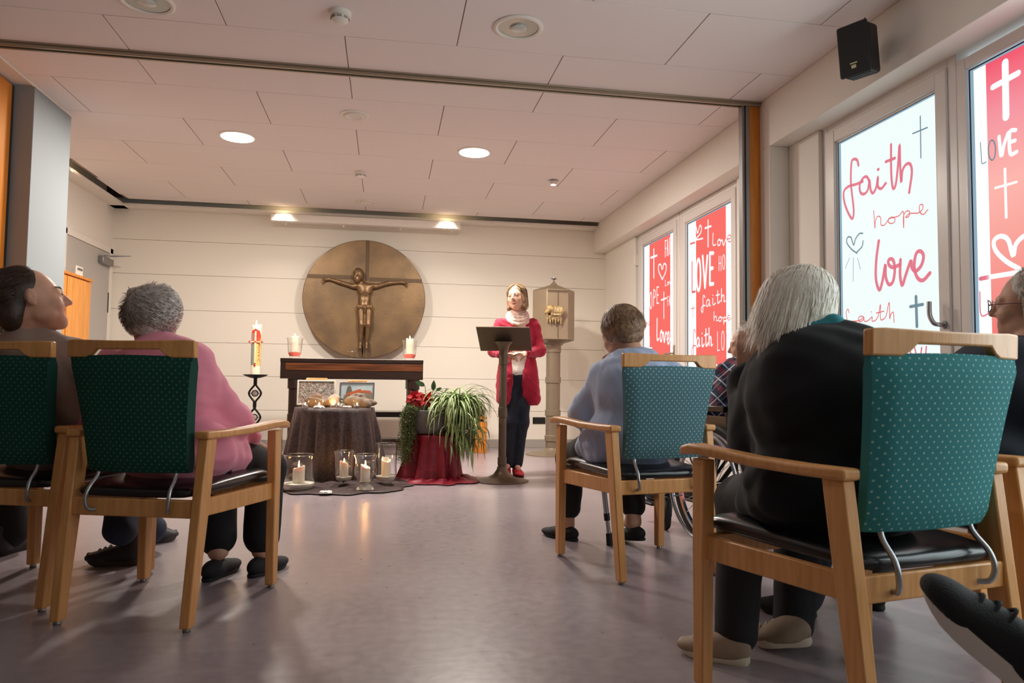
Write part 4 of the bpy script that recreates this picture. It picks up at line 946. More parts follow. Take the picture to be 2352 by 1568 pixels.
# ================================================================ outlet, stool
o_ = thing('wall_socket', 'black double socket low on the back wall beside the tabernacle column', 'socket', (1.84, 8.72, .325))
MB().box(-.078, .078, -.010, 0, -.04, .04).build('plate', 'black_plastic', o_, bevel=.003)
for s in (-1, 1): MB().lathe([(.026, 0), (.026, -.006), (.02, .004), (.001, .004)], n=24, T=Matrix.Translation((s*.037, -.009, 0)) @ Matrix.Rotation(-pi/2, 4, 'X')).build('socket_well', 'dark_gap', o_, smooth=2)
t = thing('stool', 'orange wooden stool with brown cushion behind the spider plant', 'stool', (.92, 8.05, 0))
MB().box(-.24, .19, 0, .36, .372, .402).build('seat_board', 'orange_wood', t, bevel=.003)
for x in (.06, -.24): MB().box(x, x+.13, .02, .34, 0, .345).build('leg_panel', 'orange_wood', t, bevel=.002)
MB().box(-.11, .06, .15, .19, .06, .16).box(-.2, .16, .05, .3, .345, .372).build('stretcher', 'dark_wood', t)
MB().box(-.22, .165, .01, .35, .404, .49).build('cushion', mat('brown_cushion', '6b5a50', .8), t, bevel=.035, seg=5)
# ================================================================ round table under a dark velvet cloth
def velvet(name, a, b, sc):
    m, t, bb, o = nt(name); tc = nd(t, 'ShaderNodeTexCoord'); n = nd(t, 'ShaderNodeTexNoise', i_Scale=sc, i_Detail=8.0, i_Roughness=.7, i_Distortion=1.5); t.links.new(tc.outputs['Object'], n.inputs[0])
    r = nd(t, 'ShaderNodeValToRGB'); t.links.new(n.outputs[0], r.inputs[0]); r.color_ramp.elements[0].position = .40; r.color_ramp.elements[1].position = .60
    r.color_ramp.elements[0].color = (*srgb(a), 1); r.color_ramp.elements[1].color = (*srgb(b), 1); t.links.new(r.outputs[0], bb.inputs['Base Color'])
    bb.inputs['Roughness'].default_value = .5; bb.inputs['Sheen Weight'].default_value = .6; bb.inputs['Sheen Roughness'].default_value = .35; bb.inputs['Sheen Tint'].default_value = (*srgb(b), 1)
    bn = nd(t, 'ShaderNodeBump', i_Strength=.35, i_Distance=.01); t.links.new(n.outputs[0], bn.inputs['Height']); t.links.new(bn.outputs[0], bb.inputs['Normal']); return m
velvet('dark_velvet', '1f1517', '54413f', 70); velvet('red_velvet', '76081f', '8e0f2c', 9)
TX, TY, TZ = -.405, 6.02, .575
t = thing('round_table', 'round side table hidden under the dark velvet cloth', 'table', (TX, TY, 0))
MB().lathe([(.30, TZ-.028), (.31, TZ-.024), (.31, TZ-.008), (.30, TZ-.006)], n=48).build('table_top', 'dark_wood', t, smooth=2)
for a in (.4, 1.97, 3.54, 5.11): MB().tube([(.12*cos(a), .12*sin(a), TZ-.03), (.20*cos(a), .20*sin(a), 0)], .018, 10).build('leg', 'dark_wood', t)
def drape(name, m, label, cx, cy, zt_, r0, spread, folds, amp, pool, seed, nz=34, nth=260):
    rs = np.random.RandomState(seed); ph = rs.rand(6)*6.28; vs = []; fs = []
    rows_ = []
    for k in range(nz):
        if k < 5: rr, z, u = r0*(k/5)*.985+.002, zt_, 0.0
        elif k < 24: u = (k-5)/18; rr, z = None, None
        else: u = 1.0
        row = []
        for j in range(nth):
            th = 2*pi*j/nth; e = math.exp(-((th-4.71)/1.3)**2)
            fo = sin(folds*th+ph[0]+.6*sin(2*th+ph[1]))*.6+.4*sin((folds*1.7)*th+ph[2])+.25*sin(folds*.53*th+ph[3])
            if k < 5: x, y, zz_ = rr*cos(th), rr*sin(th), zt_+.001*sin(7*th)
            elif k < 24:
                q = u**.75; R_ = r0+.010+spread(th)*u**1.1+amp*fo*(.15+.85*q)*min(1, u*4)
                zz_ = zt_*(1-u)+.012*u-.002 if u > 0 else zt_-.002
                zz_ = zt_-.004-(zt_-.016)*u; x, y = R_*cos(th), R_*sin(th)
            else:
                v = (k-23)/(nz-24); pl = pool(th); R_ = r0+.010+spread(th)+amp*fo+pl*v
                zz_ = .016*(1-v)+.006+.020*abs(sin(9*th+3*v+ph[4]))*(1-v)*min(1, pl*8)+.006*sin(14*v+5*th)*(v > .1)*(1-v); zz_ = max(.004, zz_); x, y = R_*cos(th), R_*sin(th)
            row.append((cx+x, cy+y, zz_))
        rows_.append(row)
    o = MB().loft(rows_, cap=False).build(name, m, smooth=1)
    s = o.modifiers.new('solid', 'SOLIDIFY'); s.thickness = .003; s.offset = 1
    return tag(o, label, 'cloth')
drape('velvet_cloth', 'dark_velvet', 'dark brown crushed velvet cloth covering the round table and spreading on the floor', TX, TY, TZ, .300,
      lambda th: .05+.05*max(0, -cos(th+.4))+.045*max(0, cos(th)), 15, .036, lambda th: .02+.45*max(0, -sin(th-.12))**1.5+.10*max(0, cos(th)), 3)
# second round velvet drape over a pedestal for the plants
PX, PY = .40, 5.95
t = thing('plant_pedestal', 'low plinth under the red velvet cloth', 'pedestal', (PX, PY, 0)); MB().box(-.12, .12, -.12, .12, 0, .355).build('block', 'dark_wood', t, bevel=.01)
drape('red_velvet_cloth', 'red_velvet', 'crimson velvet cloth draped over the plinth and pooled on the floor', PX, PY, .365, .165,
      lambda th: .03+.085*max(0, -cos(th)), 8, .036, lambda th: .01+.13*max(0, cos(th+.35))**2+.11*max(0, -sin(th)), 9)
# ---- things on the round table
def tz(px, py, y): return aty(px, py, y)
def frame_pic(label, pts, y, tilt, mk, name='framed_photo'):
    """pts: left, right, bottom, top measured on the photo plane"""
    x0, x1, z0, z1 = pts; t = thing(name, label, 'picture', (x0, y, z0)); t.rotation_euler = (RAD(-12), 0, tilt); w_, h_ = x1-x0, z1-z0
    ring_ = MB(); ring_.box(0, .012, -.004, .010, 0, h_).box(w_-.012, w_, -.004, .010, 0, h_).box(.012, w_-.012, -.004, .010, 0, .012).box(.012, w_-.012, -.004, .010, h_-.012, h_)
    ring_.build('picture_frame', 'white_plastic' if tilt > 0 else 'steel', t, bevel=.002)
    p = MB().box(.010, w_-.010, .0, .006, .010, h_-.010).build('print', mk, t)
    MB().box(w_*.22, w_*.78, .012, .026, -.0, h_+.022).build('easel_back', 'beech', t, bevel=.006)
    MB().box(w_*.3, w_*.7, -.035, .012, -.016, -.004).tube([(w_*.5, .02, h_*.8), (w_*.5, .11, -.01)], .006, 6).build('easel_foot', 'dark_wood', t)
    return t
def town_print():
    m, t, b, o = nt('town_print'); tc = nd(t, 'ShaderNodeTexCoord'); v = nd(t, 'ShaderNodeTexVoronoi', i_Scale=110.0); t.links.new(tc.outputs['Object'], v.inputs[0])
    r = nd(t, 'ShaderNodeValToRGB'); e = r.color_ramp.elements; sp0 = nd(t, 'ShaderNodeSeparateColor'); t.links.new(v.outputs['Color'], sp0.inputs[0]); t.links.new(sp0.outputs[0], r.inputs[0])
    cols = ['5b6272', 'c9bfb4', '8d7a70', 'e2dcd4', 'a06a5c', '6f7a5e', 'b9b2ae']; e[0].color = (*srgb(cols[0]), 1); e[1].color = (*srgb(cols[-1]), 1)
    for i, c in enumerate(cols[1:-1]): q = e.new((i+1)/6); q.color = (*srgb(c), 1)
    sp = nd(t, 'ShaderNodeSeparateXYZ'); t.links.new(tc.outputs['Object'], sp.inputs[0]); n = nd(t, 'ShaderNodeTexNoise', i_Scale=30.0); t.links.new(tc.outputs['Object'], n.inputs[0])
    zz_ = mth(t, 'ADD', sp.outputs[2], mth(t, 'MULTIPLY', n.outputs[0], .012)); r2 = nd(t, 'ShaderNodeValToRGB'); mr = nd(t, 'ShaderNodeMapRange', i_1=.0, i_2=.235); t.links.new(zz_, mr.inputs[0]); t.links.new(mr.outputs[0], r2.inputs[0])
    r2.color_ramp.interpolation = 'CONSTANT'; E2 = r2.color_ramp.elements; E2[0].color = (0, 0, 0, 0); E2[1].position = .83; E2[1].color = (*srgb('6f8a4e'), 1)
    for p, c in ((.90, '8fa3b0'), (.95, '3f74a8')): q = E2.new(p); q.color = (*srgb(c), 1)
    k = mth(t, 'GREATER_THAN', mr.outputs[0], .832); mx = nd(t, 'ShaderNodeMix', data_type='RGBA'); t.links.new(k, mx.inputs[0]); t.links.new(r.outputs[0], mx.inputs[6]); t.links.new(r2.outputs[0], mx.inputs[7]); t.links.new(mx.outputs[2], b.inputs['Base Color']); b.inputs['Roughness'].default_value = .25; return m
mat('church_sky', 'a9c4cf', .3, col2='c9d8da', vscale=8)
y1 = 6.05
a, b_ = tz(681, 932, y1), tz(771, 872, y1)
frame_pic('framed aerial photo of a town on an easel at the left of the velvet table', (a[0], b_[0], TZ+.014, b_[2]), y1, .06, town_print())
a, b_ = tz(779, 935, y1), tz(860, 877, y1)
pf = frame_pic('framed photo of a church with orange roofs on an easel on the velvet table', (a[0]-.005, b_[0], TZ+.014, b_[2]), y1, -.08, 'church_sky')
pr = [c for c in pf.children if c.name.startswith('print')][0]; pw, phh = b_[0]-a[0]+.005, b_[2]-TZ-.014
def poly(m, pts, d=.0008): MB().loft([[(p[0]*pw, -d, p[1]*phh) for p in pts], [(p[0]*pw, .0, p[1]*phh) for p in pts]]).build('painted_shape', m, pr)
mat('p_stone', '9a8a6c', .5, var=.4, vscale=120); mat('p_roof', 'c8683c', .5, var=.15, vscale=60); mat('p_tower', '6d685c', .5); mat('p_tree', '5c5a3a', .6, var=.5, vscale=90)
poly('p_tree', [(.05, .06), (.95, .06), (.95, .22), (.5, .16), (.05, .30)], .0007); poly('p_stone', [(.10, .10), (.95, .10), (.93, .50), (.14, .44)], .0009); poly('p_tower', [(.18, .42), (.22, .78), (.28, .86), (.33, .80), (.37, .55), (.3, .42)], .0010)
poly('p_roof', [(.16, .42), (.22, .52), (.60, .72), (.66, .60), (.60, .54)], .0012); poly('p_roof', [(.60, .55), (.66, .66), (.88, .64), (.94, .52)], .0013); poly('p_roof', [(.42, .22), (.55, .36), (.70, .28), (.72, .20)], .0014)
poly('p_stone', [(.45, .10), (.72, .10), (.71, .21), (.46, .22)], .0011)
for k in range(5): poly('p_tower', [(.20+.08*k, .26+.008*k), (.225+.08*k, .26+.008*k), (.225+.08*k, .38+.01*k), (.20+.08*k, .38+.01*k)], .0016)
# grey cloth bundles lying between the pictures and the tealights
mat('grey_sack', '857668', .9, bump=.3, bscale=90, var=.2, vscale=14)
for px0, px1, py, lab in ((700, 765, 925, 'taupe cloth bundle lying before the town picture'), (790, 855, 925, 'grey cloth bundle lying before the church picture')):
    a, b_ = tz(px0, py, 5.93), tz(px1, py, 5.93); c = (a+b_)/2; c[1] = 5.93; c[2] = TZ+.045
    P = [ell(c, ((b_[0]-a[0])*.5, .05, .045), None, .02), ell(c+[-.04, 0, .015], (.06, .045, .04), None, .02), ell(c+[.07, 0, -.012], (.07, .04, .03), None, .02)]
    tag(sdf_obj('cloth_bundle', P, .005, 'grey_sack', None, folds(.022, 26, int(px0))), lab, 'cloth')
c = tz(766, 912, 5.90); P = [cap_((c[0]-.03+.012*k, 5.90, TZ+.07), (c[0]+.015*k-.02, 5.90, TZ+.10-.008*abs(k-2)), .012, .010, .006) for k in range(5)]+[ell((c[0], 5.90, TZ+.055), (.04, .03, .035), None, .02)]
tag(sdf_obj('carved_figure', P, .004, mat('stone_carving', 'b7a994', .8, bump=.3)), 'small pale knotted figure between the two cloth bundles', 'figurine')
for px, lab in ((701, 'leftmost tealight glass on the velvet table'), (733, 'second tealight glass from the left on the velvet table'), (764, 'taller tealight glass below the pale knotted figure'), (777, 'tealight glass just right of the pale knotted figure'), (820, 'rightmost tealight glass on the velvet table')):
    yy = 5.815 if px != 764 else 5.85; x = aty(px, 938, yy)[0]
    t = thing('tealight_glass', lab, 'tealight', (x, yy, TZ+.002), group='tealights on the velvet table')
    MB().lathe([(.024, 0), (.026, .004), (.035, .060), (.0335, .060), (.0245, .008), (0, .007)], n=28, cap=False).build('glass_cup', 'glass', t, smooth=2)
    c2 = MB().lathe([(.0195, .009), (.0195, .022), (.018, .022), (.017, .018), (0, .018)], n=24).build('tealight', 'steel', t, smooth=2); MB().lathe([(.0175, .011), (.0175, .0185), (0, .0185)], n=20).build('wax', 'wax', c2)
    flame(t, (0, 0, .021), .014, .7); lamp('POINT', 'tealight_light', (x, yy, TZ+.045), .10, (1, .62, .28), .008)
def salt(x, y, z, r, lab, seed):
    rs = np.random.RandomState(seed); P = [ell((x, y, z), (r, r*.6, .006), None, .01)]+[ell((x+r*.8*rs.uniform(-1, 1), y+r*.45*rs.uniform(-1, 1), z+.005), .006+.004*rs.rand(), None, .003) for _ in range(46)]
    tag(sdf_obj('salt_heap', P, .003, 'salt', smooth_it=0), lab, 'salt', kind='stuff')
salt(aty(797, 940, 5.82)[0], 5.82, TZ+.004, .035, 'small heap of white salt between the tealights', 1); salt(aty(733, 940, 5.77)[0], 5.775, TZ+.004, .045, 'white salt scattered before the second tealight', 2)
q = atz(747, 1139); salt(q[0], q[1]+.03, .018, .045, 'small heap of white salt on the cloth on the floor', 3)
# ================================================================ glass lanterns on the floor
def lantern(lab, px, py, y, prof, sandz, cr, ch, lit=True, seed=1, foot='glass', candl=None):
    x = aty(px, py, y)[0]; t = thing('glass_lantern', lab, 'lantern', (x, y, .012), group='glass lanterns on the floor')
    inner = [(max(r-.003, 0), z) for r, z in prof if z >= sandz-.03]
    MB().lathe(prof+[(prof[-1][0]-.003, prof[-1][1])]+[(r, max(z, sandz-.028)) for r, z in inner[::-1]], n=44, cap=False).build('glass_body', 'glass', t, smooth=2)
    MB().tube([(prof[-1][0]*cos(a*pi/22), prof[-1][0]*sin(a*pi/22), prof[-1][1]) for a in range(45)], .0028, 8).build('rim', 'glass_rim', t, smooth=2)
    sp_ = [(max(r-.005, .001), z+.002) for r, z in prof if sandz-.03 <= z <= sandz+.002]
    def rad_at(zq):
        for (r0, z0), (r1, z1) in zip(prof, prof[1:]):
            if z0 <= zq <= z1 and z1 > z0: return r0+(r1-r0)*(zq-z0)/(z1-z0)
        return prof[0][0]
    if foot != 'deep': sz = [(rad_at(z_)-.005, z_) for z_ in np.linspace(sandz-.025, sandz, 5)]
    else: sz = [(max(rad_at(z_)-.004, .004), z_) for z_ in np.linspace(.004, sandz, 9)]
    MB().lathe(sz, n=36).build('sand_bed', 'sand', t, smooth=2)
    candle(candl, (x, y, .012+sandz-.004), cr, ch, lit=lit, group='candles in the floor lanterns', seed=seed, tilt=seed, melt=.014)
k1 = lambda px, y, py=1130: aty(px, py, y)
lantern('wide belly glass lantern leftmost before the velvet table', 685, 1133, 5.42, [(.06, 0), (.10, .004), (.118, .03), (.113, .07), (.104, .13), (.104, .19), (.106, .245)], .045, .042, .115, seed=2, foot='deep', candl='cream candle burning in the leftmost wide lantern')
lantern('tall flared glass lantern second from the left before the velvet table', 789, 1125, 5.50, [(.048, 0), (.050, .004), (.018, .02), (.030, .035), (.058, .06), (.070, .095), (.070, .20), (.074, .235), (.082, .262)], .075, .032, .105, seed=4, candl='cream candle burning in the tall flared lantern')
lantern('curved glass lantern on a white filled foot, nearest the camera', 838, 1136, 5.36, [(.070, 0), (.068, .006), (.035, .04), (.040, .055), (.075, .10), (.080, .14), (.070, .19), (.070, .215), (.084, .25)], .06, .034, .110, seed=5, foot='deep', candl='cream candle burning in the curved lantern nearest the camera')
lantern('tall straight glass lantern rightmost before the velvet table with unlit candle', 886, 1112, 5.56, [(.045, 0), (.047, .01), (.035, .02), (.062, .035), (.080, .07), (.076, .16), (.080, .24), (.084, .31)], .07, .036, .125, lit=False, seed=6, candl='unlit cream candle in the tall rightmost lantern')
t = thing('glass_cylinder', 'large clear glass cylinder on the floor beside the iron candle stand', 'lantern', (aty(609, 1030, 6.6)[0], 6.6, 0)); 
MB().lathe([(.0, .004), (.12, 0), (.142, .02), (.140, .25), (.142, .40), (.139, .40), (.137, .25), (.137, .02), (.0, .012)], n=44, cap=False).build('glass_body', 'glass', t, smooth=2)
MB().lathe([(.13, .012), (.134, .03), (.0, .032)], n=36).build('sand_bed', 'sand', t, smooth=2)
# ================================================================ planter and plants
BX, BY, BZ = .350, 5.95, .372
t = thing('planter_bowl', 'grey stone planter bowl standing on the crimson cloth', 'planter', (BX, BY, BZ))
MB().lathe([(.10, 0), (.13, .004), (.158, .05), (.168, .11), (.170, .185), (.158, .187), (.152, .165), (0, .163)], n=48).build('bowl', mat('stone_bowl', '6f6c69', .75, var=.3, vscale=10, bump=.2, bscale=60), t, smooth=2)
MB().lathe([(.150, .162), (.148, .170), (.08, .176), (0, .178)], n=32).build('soil', mat('soil', '2a1d14', .95, bump=.8, bscale=80), t, smooth=2)
rs = np.random.RandomState(7)
def leafmat(name, edge, mid):
    m, t, b, o = nt(name); b.inputs['Roughness'].default_value = .45; a = nd(t, 'ShaderNodeVertexColor', layer_name='u'); sp = nd(t, 'ShaderNodeSeparateColor'); t.links.new(a.outputs[0], sp.inputs[0])
    k = mth(t, 'LESS_THAN', sp.outputs[0], .5); mx = nd(t, 'ShaderNodeMix', data_type='RGBA'); t.links.new(k, mx.inputs[0]); mx.inputs[6].default_value = (*srgb(edge), 1); mx.inputs[7].default_value = (*srgb(mid), 1); t.links.new(mx.outputs[2], b.inputs['Base Color']); return m
mat('spider_green', '5d8538', .45, var=.35, vscale=9); mat('spider_cream', 'cbd69a', .5); mat('leaf_dark', '35592a', .35, var=.3, vscale=12); mat('poinsettia_red', 'b80a14', .45, var=.25, vscale=20); mat('creeper_green', '5f7a42', .6, var=.5, vscale=25); mat('stem_green', '8aa05a', .5); mat('stem_brown', '7a5a3a', .6)
GV, CV = MB(), MB()
def spider_leaf(p0, az, el, L, w_, droop):
    n = 14; p = np.array(p0, float); hd = np.array([cos(az), sin(az), 0]); e = el; pts = [p.copy()]; sd = np.array([-sin(az), cos(az), 0])
    for i in range(n):
        p = p+(hd*cos(e)+np.array([0, 0, 1])*sin(e))*L/n; e -= droop*(1+i*.05)/n; e = max(e, -1.5); p = p+sd*tw*L/n*.3; pts.append(p.copy())
    a0 = []; b0 = []; c0 = []; d0 = []; e0 = []
    for i, q in enumerate(pts):
        u = i/n; ww_ = w_*(.7+.6*min(1, u*3))*(1-u**3)+.0004; upv = np.array([0, 0, 1.0])
        a0.append(q-sd*ww_+upv*ww_*.45); b0.append(q-sd*ww_*.42+upv*ww_*.12); c0.append(q); d0.append(q+sd*ww_*.42+upv*ww_*.12); e0.append(q+sd*ww_+upv*ww_*.45)
    m = len(pts)
    GV.add(a0+b0, [(i, i+1, m+i+1, m+i) for i in range(m-1)]); GV.add(d0+e0, [(i, i+1, m+i+1, m+i) for i in range(m-1)])
    CV.add(b0+c0+d0, [(i, i+1, m+i+1, m+i) for i in range(m-1)]+[(m+i, m+i+1, 2*m+i+1, 2*m+i) for i in range(m-1)])
SPX, SPY, SPZ = .56, 5.93, .58
for k in range(230):
    tw = rs.uniform(-.5, .5)
    az = rs.uniform(0, 2*pi); spider_leaf((SPX+rs.uniform(-.07, .07), SPY+rs.uniform(-.06, .06), SPZ+rs.uniform(-.02, .02)), az, rs.uniform(.5, 1.35), rs.uniform(.28, .50), rs.uniform(.0050, .0078), rs.uniform(2.0, 3.1))
for k in range(290):  # plantlets hanging lower right
    tw = rs.uniform(-.5, .5); az = rs.uniform(0, 2*pi); h = rs.uniform(0, 1)
    spider_leaf((SPX+.02+rs.uniform(-.11, .13), SPY-.05+rs.uniform(-.08, .1), SPZ-.02-.30*h), az, rs.uniform(.1, 1.0), rs.uniform(.16, .31), rs.uniform(.0046, .0072), rs.uniform(1.9, 2.9))
t = thing('spider_plant', 'large spider plant with arching green and cream leaves spilling right of the planter', 'plant', (0, 0, 0))
GV.build('leaves', 'spider_green', t, smooth=1); CV.build('leaf_stripes', 'spider_cream', t, smooth=1)
MB().lathe([(.085, -.17), (.10, -.05), (.09, 0), (.03, .02)], (SPX, SPY, SPZ-.01), 20).build('root_ball', 'leaf_dark', t, smooth=2)
# creeping plant spilling over the left of the bowl
t = thing('creeping_plant', 'small leaved creeping plant hanging down left of the planter', 'plant', (0, 0, 0))
lv, st = MB(), MB()
for k in range(150):
    x0, y0 = BX-.12+rs.uniform(-.05, .03), BY-.06+rs.uniform(-.07, .07); p = np.array([x0, y0, BZ+.185]); L = rs.uniform(.10, .52); n = int(L/.022)+3; pts = [p.copy()]
    dx = rs.uniform(-.055, .02); 
    for i in range(n):
        q = i/n; p = p+np.array([(-.012+dx*.1)*max(0, 1-q*3)+rs.uniform(-.004, .004), (-.010)*max(0, 1-q*3)+rs.uniform(-.004, .004), .010 if q < .1 else -.020]); p[2] = max(p[2], .1); pts.append(p.copy())
        for s in range(4):
            a = rs.uniform(0, 6.28); d = np.array([cos(a), sin(a)*.8, rs.uniform(-.4, .6)])*rs.uniform(.010, .020); r = rs.uniform(.0035, .006); c = p+d; v1 = norm(rs.randn(3)); v2 = norm(np.cross(v1, rs.randn(3)))
            lv.add([c-v1*r, c-v2*r*.8, c+v1*r*1.3, c+v2*r*.8], [(0, 1, 2, 3)])
    st.tube(pts, .0009, 4)
lv.build('leaves', 'creeper_green', t); st.build('stems', 'stem_brown', t)
def leaf(mb, base, d, n_, L, w_, curl=.25, fold=.15, seg=8):
    d = norm(d); n_ = norm(np.array(n_)-d*(np.array(n_) @ d)); s = np.cross(d, n_); rows_ = []
    for i in range(seg+1):
        u = i/seg; c = np.array(base)+d*L*u-n_*curl*L*u*u; wv = w_*(sin(pi*min(1, u**.8*1.0))**.9)+.0003
        rows_ += [c-s*wv+n_*fold*wv, c, c+s*wv+n_*fold*wv]
    mb.add(rows_, [(3*i+j, 3*i+j+1, 3*i+j+4, 3*i+j+3) for i in range(seg) for j in range(2)])
t = thing('poinsettia', 'red poinsettia blooming at the left of the planter', 'plant', (0, 0, 0))
rb, gb, sb = MB(), MB(), MB()
for px, py, y, n in ((951, 912, 5.86, 9), (979, 917, 5.95, 6), (962, 925, 5.88, 5)):
    c = aty(px, py, y)
    for k in range(n): a = 2*pi*k/n+rs.uniform(-.2, .2); leaf(rb, c, (cos(a), -.55, sin(a)*.9-.05), (0, -1, .6), rs.uniform(.055, .085), rs.uniform(.017, .024), .3)
    for k in range(5): a = 2*pi*k/5+.5; leaf(rb, c+[0, -.01, .005], (cos(a), -.8, sin(a)), (0, -1, .6), .045, .013, .1)
    sb.tube([(BX-.06, BY, BZ+.17), tuple((np.array([BX-.06, BY, BZ+.17])+c)/2+[0, .01, 0]), tuple(c)], .004, 6)
    for k in range(4): a = rs.uniform(3.4, 6.0); leaf(gb, c-[0, -.01, .03], (cos(a), -.3, sin(a)*.7), (0, -1, .4), .07, .022, .3)
rb.build('red_bracts', 'poinsettia_red', t, smooth=1); gb.build('leaves', 'leaf_dark', t, smooth=1); sb.build('stems', 'stem_green', t)
t = thing('climbing_plant', 'dark heart shaped leaves on thin stems rising above the planter', 'plant', (0, 0, 0)); gb, sb = MB(), MB()
for px, py, d, L, w_ in ((976, 886, (-.85, -.1, .42), .085, .020), (995, 897, (.05, -.1, 1), .085, .019), (1002, 897, (.8, -.1, .5), .05, .013)):
    c = aty(px, py, 5.90); leaf(gb, c, d, (0, -1, .3), L, w_, .15, .1); sb.tube(catmull([(BX+.05, 5.93, BZ+.17), tuple(c*.5+np.array([BX+.03, 5.93, BZ+.17])*.5+[-.02, 0, .02]), tuple(c)], 5), .0028, 6)
gb.build('leaves', 'leaf_dark', t, smooth=1); sb.build('stems', 'stem_green', t)
# ================================================================ people
def Jset(d): return {k: (np.array(v, float) if not isinstance(v, np.ndarray) else v) for k, v in d.items()}
def hfr(u): return u  # unit-sphere helper
def at_h(c, R, s, x, y, z): return c+R @ np.array([x, y, z])*s
mat('denim', '2c3850', .8, var=.25, vscale=60, bump=.15, bscale=400); mat('black_cloth', '101013', .85, bump=.1, bscale=200); mat('navy_cloth', '161c2a', .85, bump=.1, bscale=200)
mat('charcoal_cloth', '1c1c20', .8); mat('taupe_knit', 'a48e83', .9, sheen=.2, bump=.15, bscale=500); mat('pink_knit', 'ee93a8', .9, sheen=.3, bump=.2, bscale=450)
mat('crimson_knit', 'b4213f', .9, sheen=.3, bump=.2, bscale=450); mat('white_top', 'ece4da', .8, bump=.1, bscale=100); mat('scarf_pink', 'ecd2c4', .9, col2='d9b5a6', vscale=20, bump=.3, bscale=80)
mat('fleece_black', '0d0f14', .95, sheen=.12, bump=.1, bscale=500); mat('teal_collar', '2f8794', .85); mat('jeans_dark', '1b2434', .8, var=.3, vscale=60)
mat('boot_leather', '2b2a30', .55, bump=.1, bscale=80); mat('boot_sole', '4b423c', .8); mat('slipper', '17171a', .8); mat('tan_shoe', 'a08c76', .7, var=.12, vscale=40); mat('cream_sole', 'ddd0bb', .6)
mat('red_shoe', 'b3202c', .6, bump=.2, bscale=150); mat('white_sole', 'd8cfc4', .6); mat('lip', 'b05a54', .45); mat('teeth', 'f3ede2', .25); mat('eye_dark', '2a1a14', .3); mat('eye_white', 'eee8e0', .25)
# ribbed light blue knit
m, tt, b, o = nt('blue_rib'); b.inputs['Base Color'].default_value = (*srgb('adc0e2'), 1); b.inputs['Roughness'].default_value = .9; b.inputs['Sheen Weight'].default_value = .3
tc = nd(tt, 'ShaderNodeTexCoord'); wv = nd(tt, 'ShaderNodeTexWave', i_Scale=52.0, i_Distortion=1.0); mp = nd(tt, 'ShaderNodeMapping'); mp.inputs['Rotation'].default_value = (0, RAD(20), RAD(20)); tt.links.new(tc.outputs['Object'], mp.inputs[0]); tt.links.new(mp.outputs[0], wv.inputs[0])
bn = nd(tt, 'ShaderNodeBump', i_Strength=.35, i_Distance=.004); tt.links.new(wv.outputs[1], bn.inputs['Height']); tt.links.new(bn.outputs[0], b.inputs['Normal'])
mx = nd(tt, 'ShaderNodeMix', data_type='RGBA'); tt.links.new(wv.outputs[1], mx.inputs[0]); mx.inputs[6].default_value = (*srgb('a3b7da'), 1); mx.inputs[7].default_value = (*srgb('b8c9e8'), 1); tt.links.new(mx.outputs[2], b.inputs['Base Color'])
# plaid flannel
m, tt, b, o = nt('plaid'); b.inputs['Roughness'].default_value = .9; tc = nd(tt, 'ShaderNodeTexCoord'); mp = nd(tt, 'ShaderNodeMapping'); mp.inputs['Rotation'].default_value = (RAD(25), RAD(35), RAD(30)); tt.links.new(tc.outputs['Object'], mp.inputs[0]); sp = nd(tt, 'ShaderNodeSeparateXYZ'); tt.links.new(mp.outputs[0], sp.inputs[0])
def band(ax, s, off, wd): return mth(tt, 'LESS_THAN', mth(tt, 'FRACT', mth(tt, 'ADD', mth(tt, 'DIVIDE', sp.outputs[ax], s), 50+off)), wd)
cur = None
def mixc(a, f, col):
    mx = nd(tt, 'ShaderNodeMix', data_type='RGBA'); tt.links.new(f, mx.inputs[0]); mx.inputs[7].default_value = (*srgb(col), 1)
    if isinstance(a, str): mx.inputs[6].default_value = (*srgb(a), 1)
    else: tt.links.new(a, mx.inputs[6])
    return mx.outputs[2]
c_ = mixc('2a3350', band(0, .07, 0, .35), '7d3342'); c_ = mixc(c_, mth(tt, 'MULTIPLY', band(2, .07, .2, .4), .6), '1c2238'); c_ = mixc(c_, mth(tt, 'MULTIPLY', band(0, .07, .45, .09), .8), 'd9dce2'); c_ = mixc(c_, mth(tt, 'MULTIPLY', band(2, .07, .75, .09), .8), 'd9dce2'); c_ = mixc(c_, mth(tt, 'MULTIPLY', band(2, .035, .1, .1), .5), '8f9ab8')
tt.links.new(c_, b.inputs['Base Color'])

# ---- the person in pink, seen from behind
J = Jset(dict(pel=L2W(chA, (0, .02, .545)), nb=aty(357, 792, 2.80), head=aty(354, 734, 2.85), shL=aty(272, 840, 2.88), shR=aty(437, 838, 2.79),
    elL=aty(205, 960, 2.98), elR=aty(535, 962, 2.93), wrL=L2W(chA, (-.10, .30, .60)), wrR=aty(572, 1012, 3.06),
    hipL=L2W(chA, (-.09, .04, .53)), hipR=L2W(chA, (.09, .04, .53)), knL=aty(505, 1085, 3.30), knR=aty(612, 1075, 3.22), anL=aty(500, 1265, 3.13), anR=aty(600, 1262, 3.16)))
J['toeL'] = J['anL']+V3(.02, .10, -.03); J['toeR'] = J['anR']+V3(.05, .09, -.03)
J['hR'] = euler(-8, -2, 3); J['handR'] = (V3(.35, .8, -.35), V3(-.2, -.3, -1), 1, .35)
p2 = person('person', 'grey haired person in a pink sweater seen from behind in the left armchair', J, 'skin_aged', None, hs=.98)
P, R = top_prims(J, 1.02, .016, hem=.03); sdf_obj('sweater', P+[cap_(J['wrR']*.86+J['elR']*.14, J['wrR']*.95+J['elR']*.05, .046, .034, .02)], .0065, 'pink_knit', p2, folds(.013, 18, 4))
sdf_obj('trousers', leg_prims(J, .98, .014, .84, .016), .007, 'black_cloth', p2, wrinkle(.005, 22, 7))
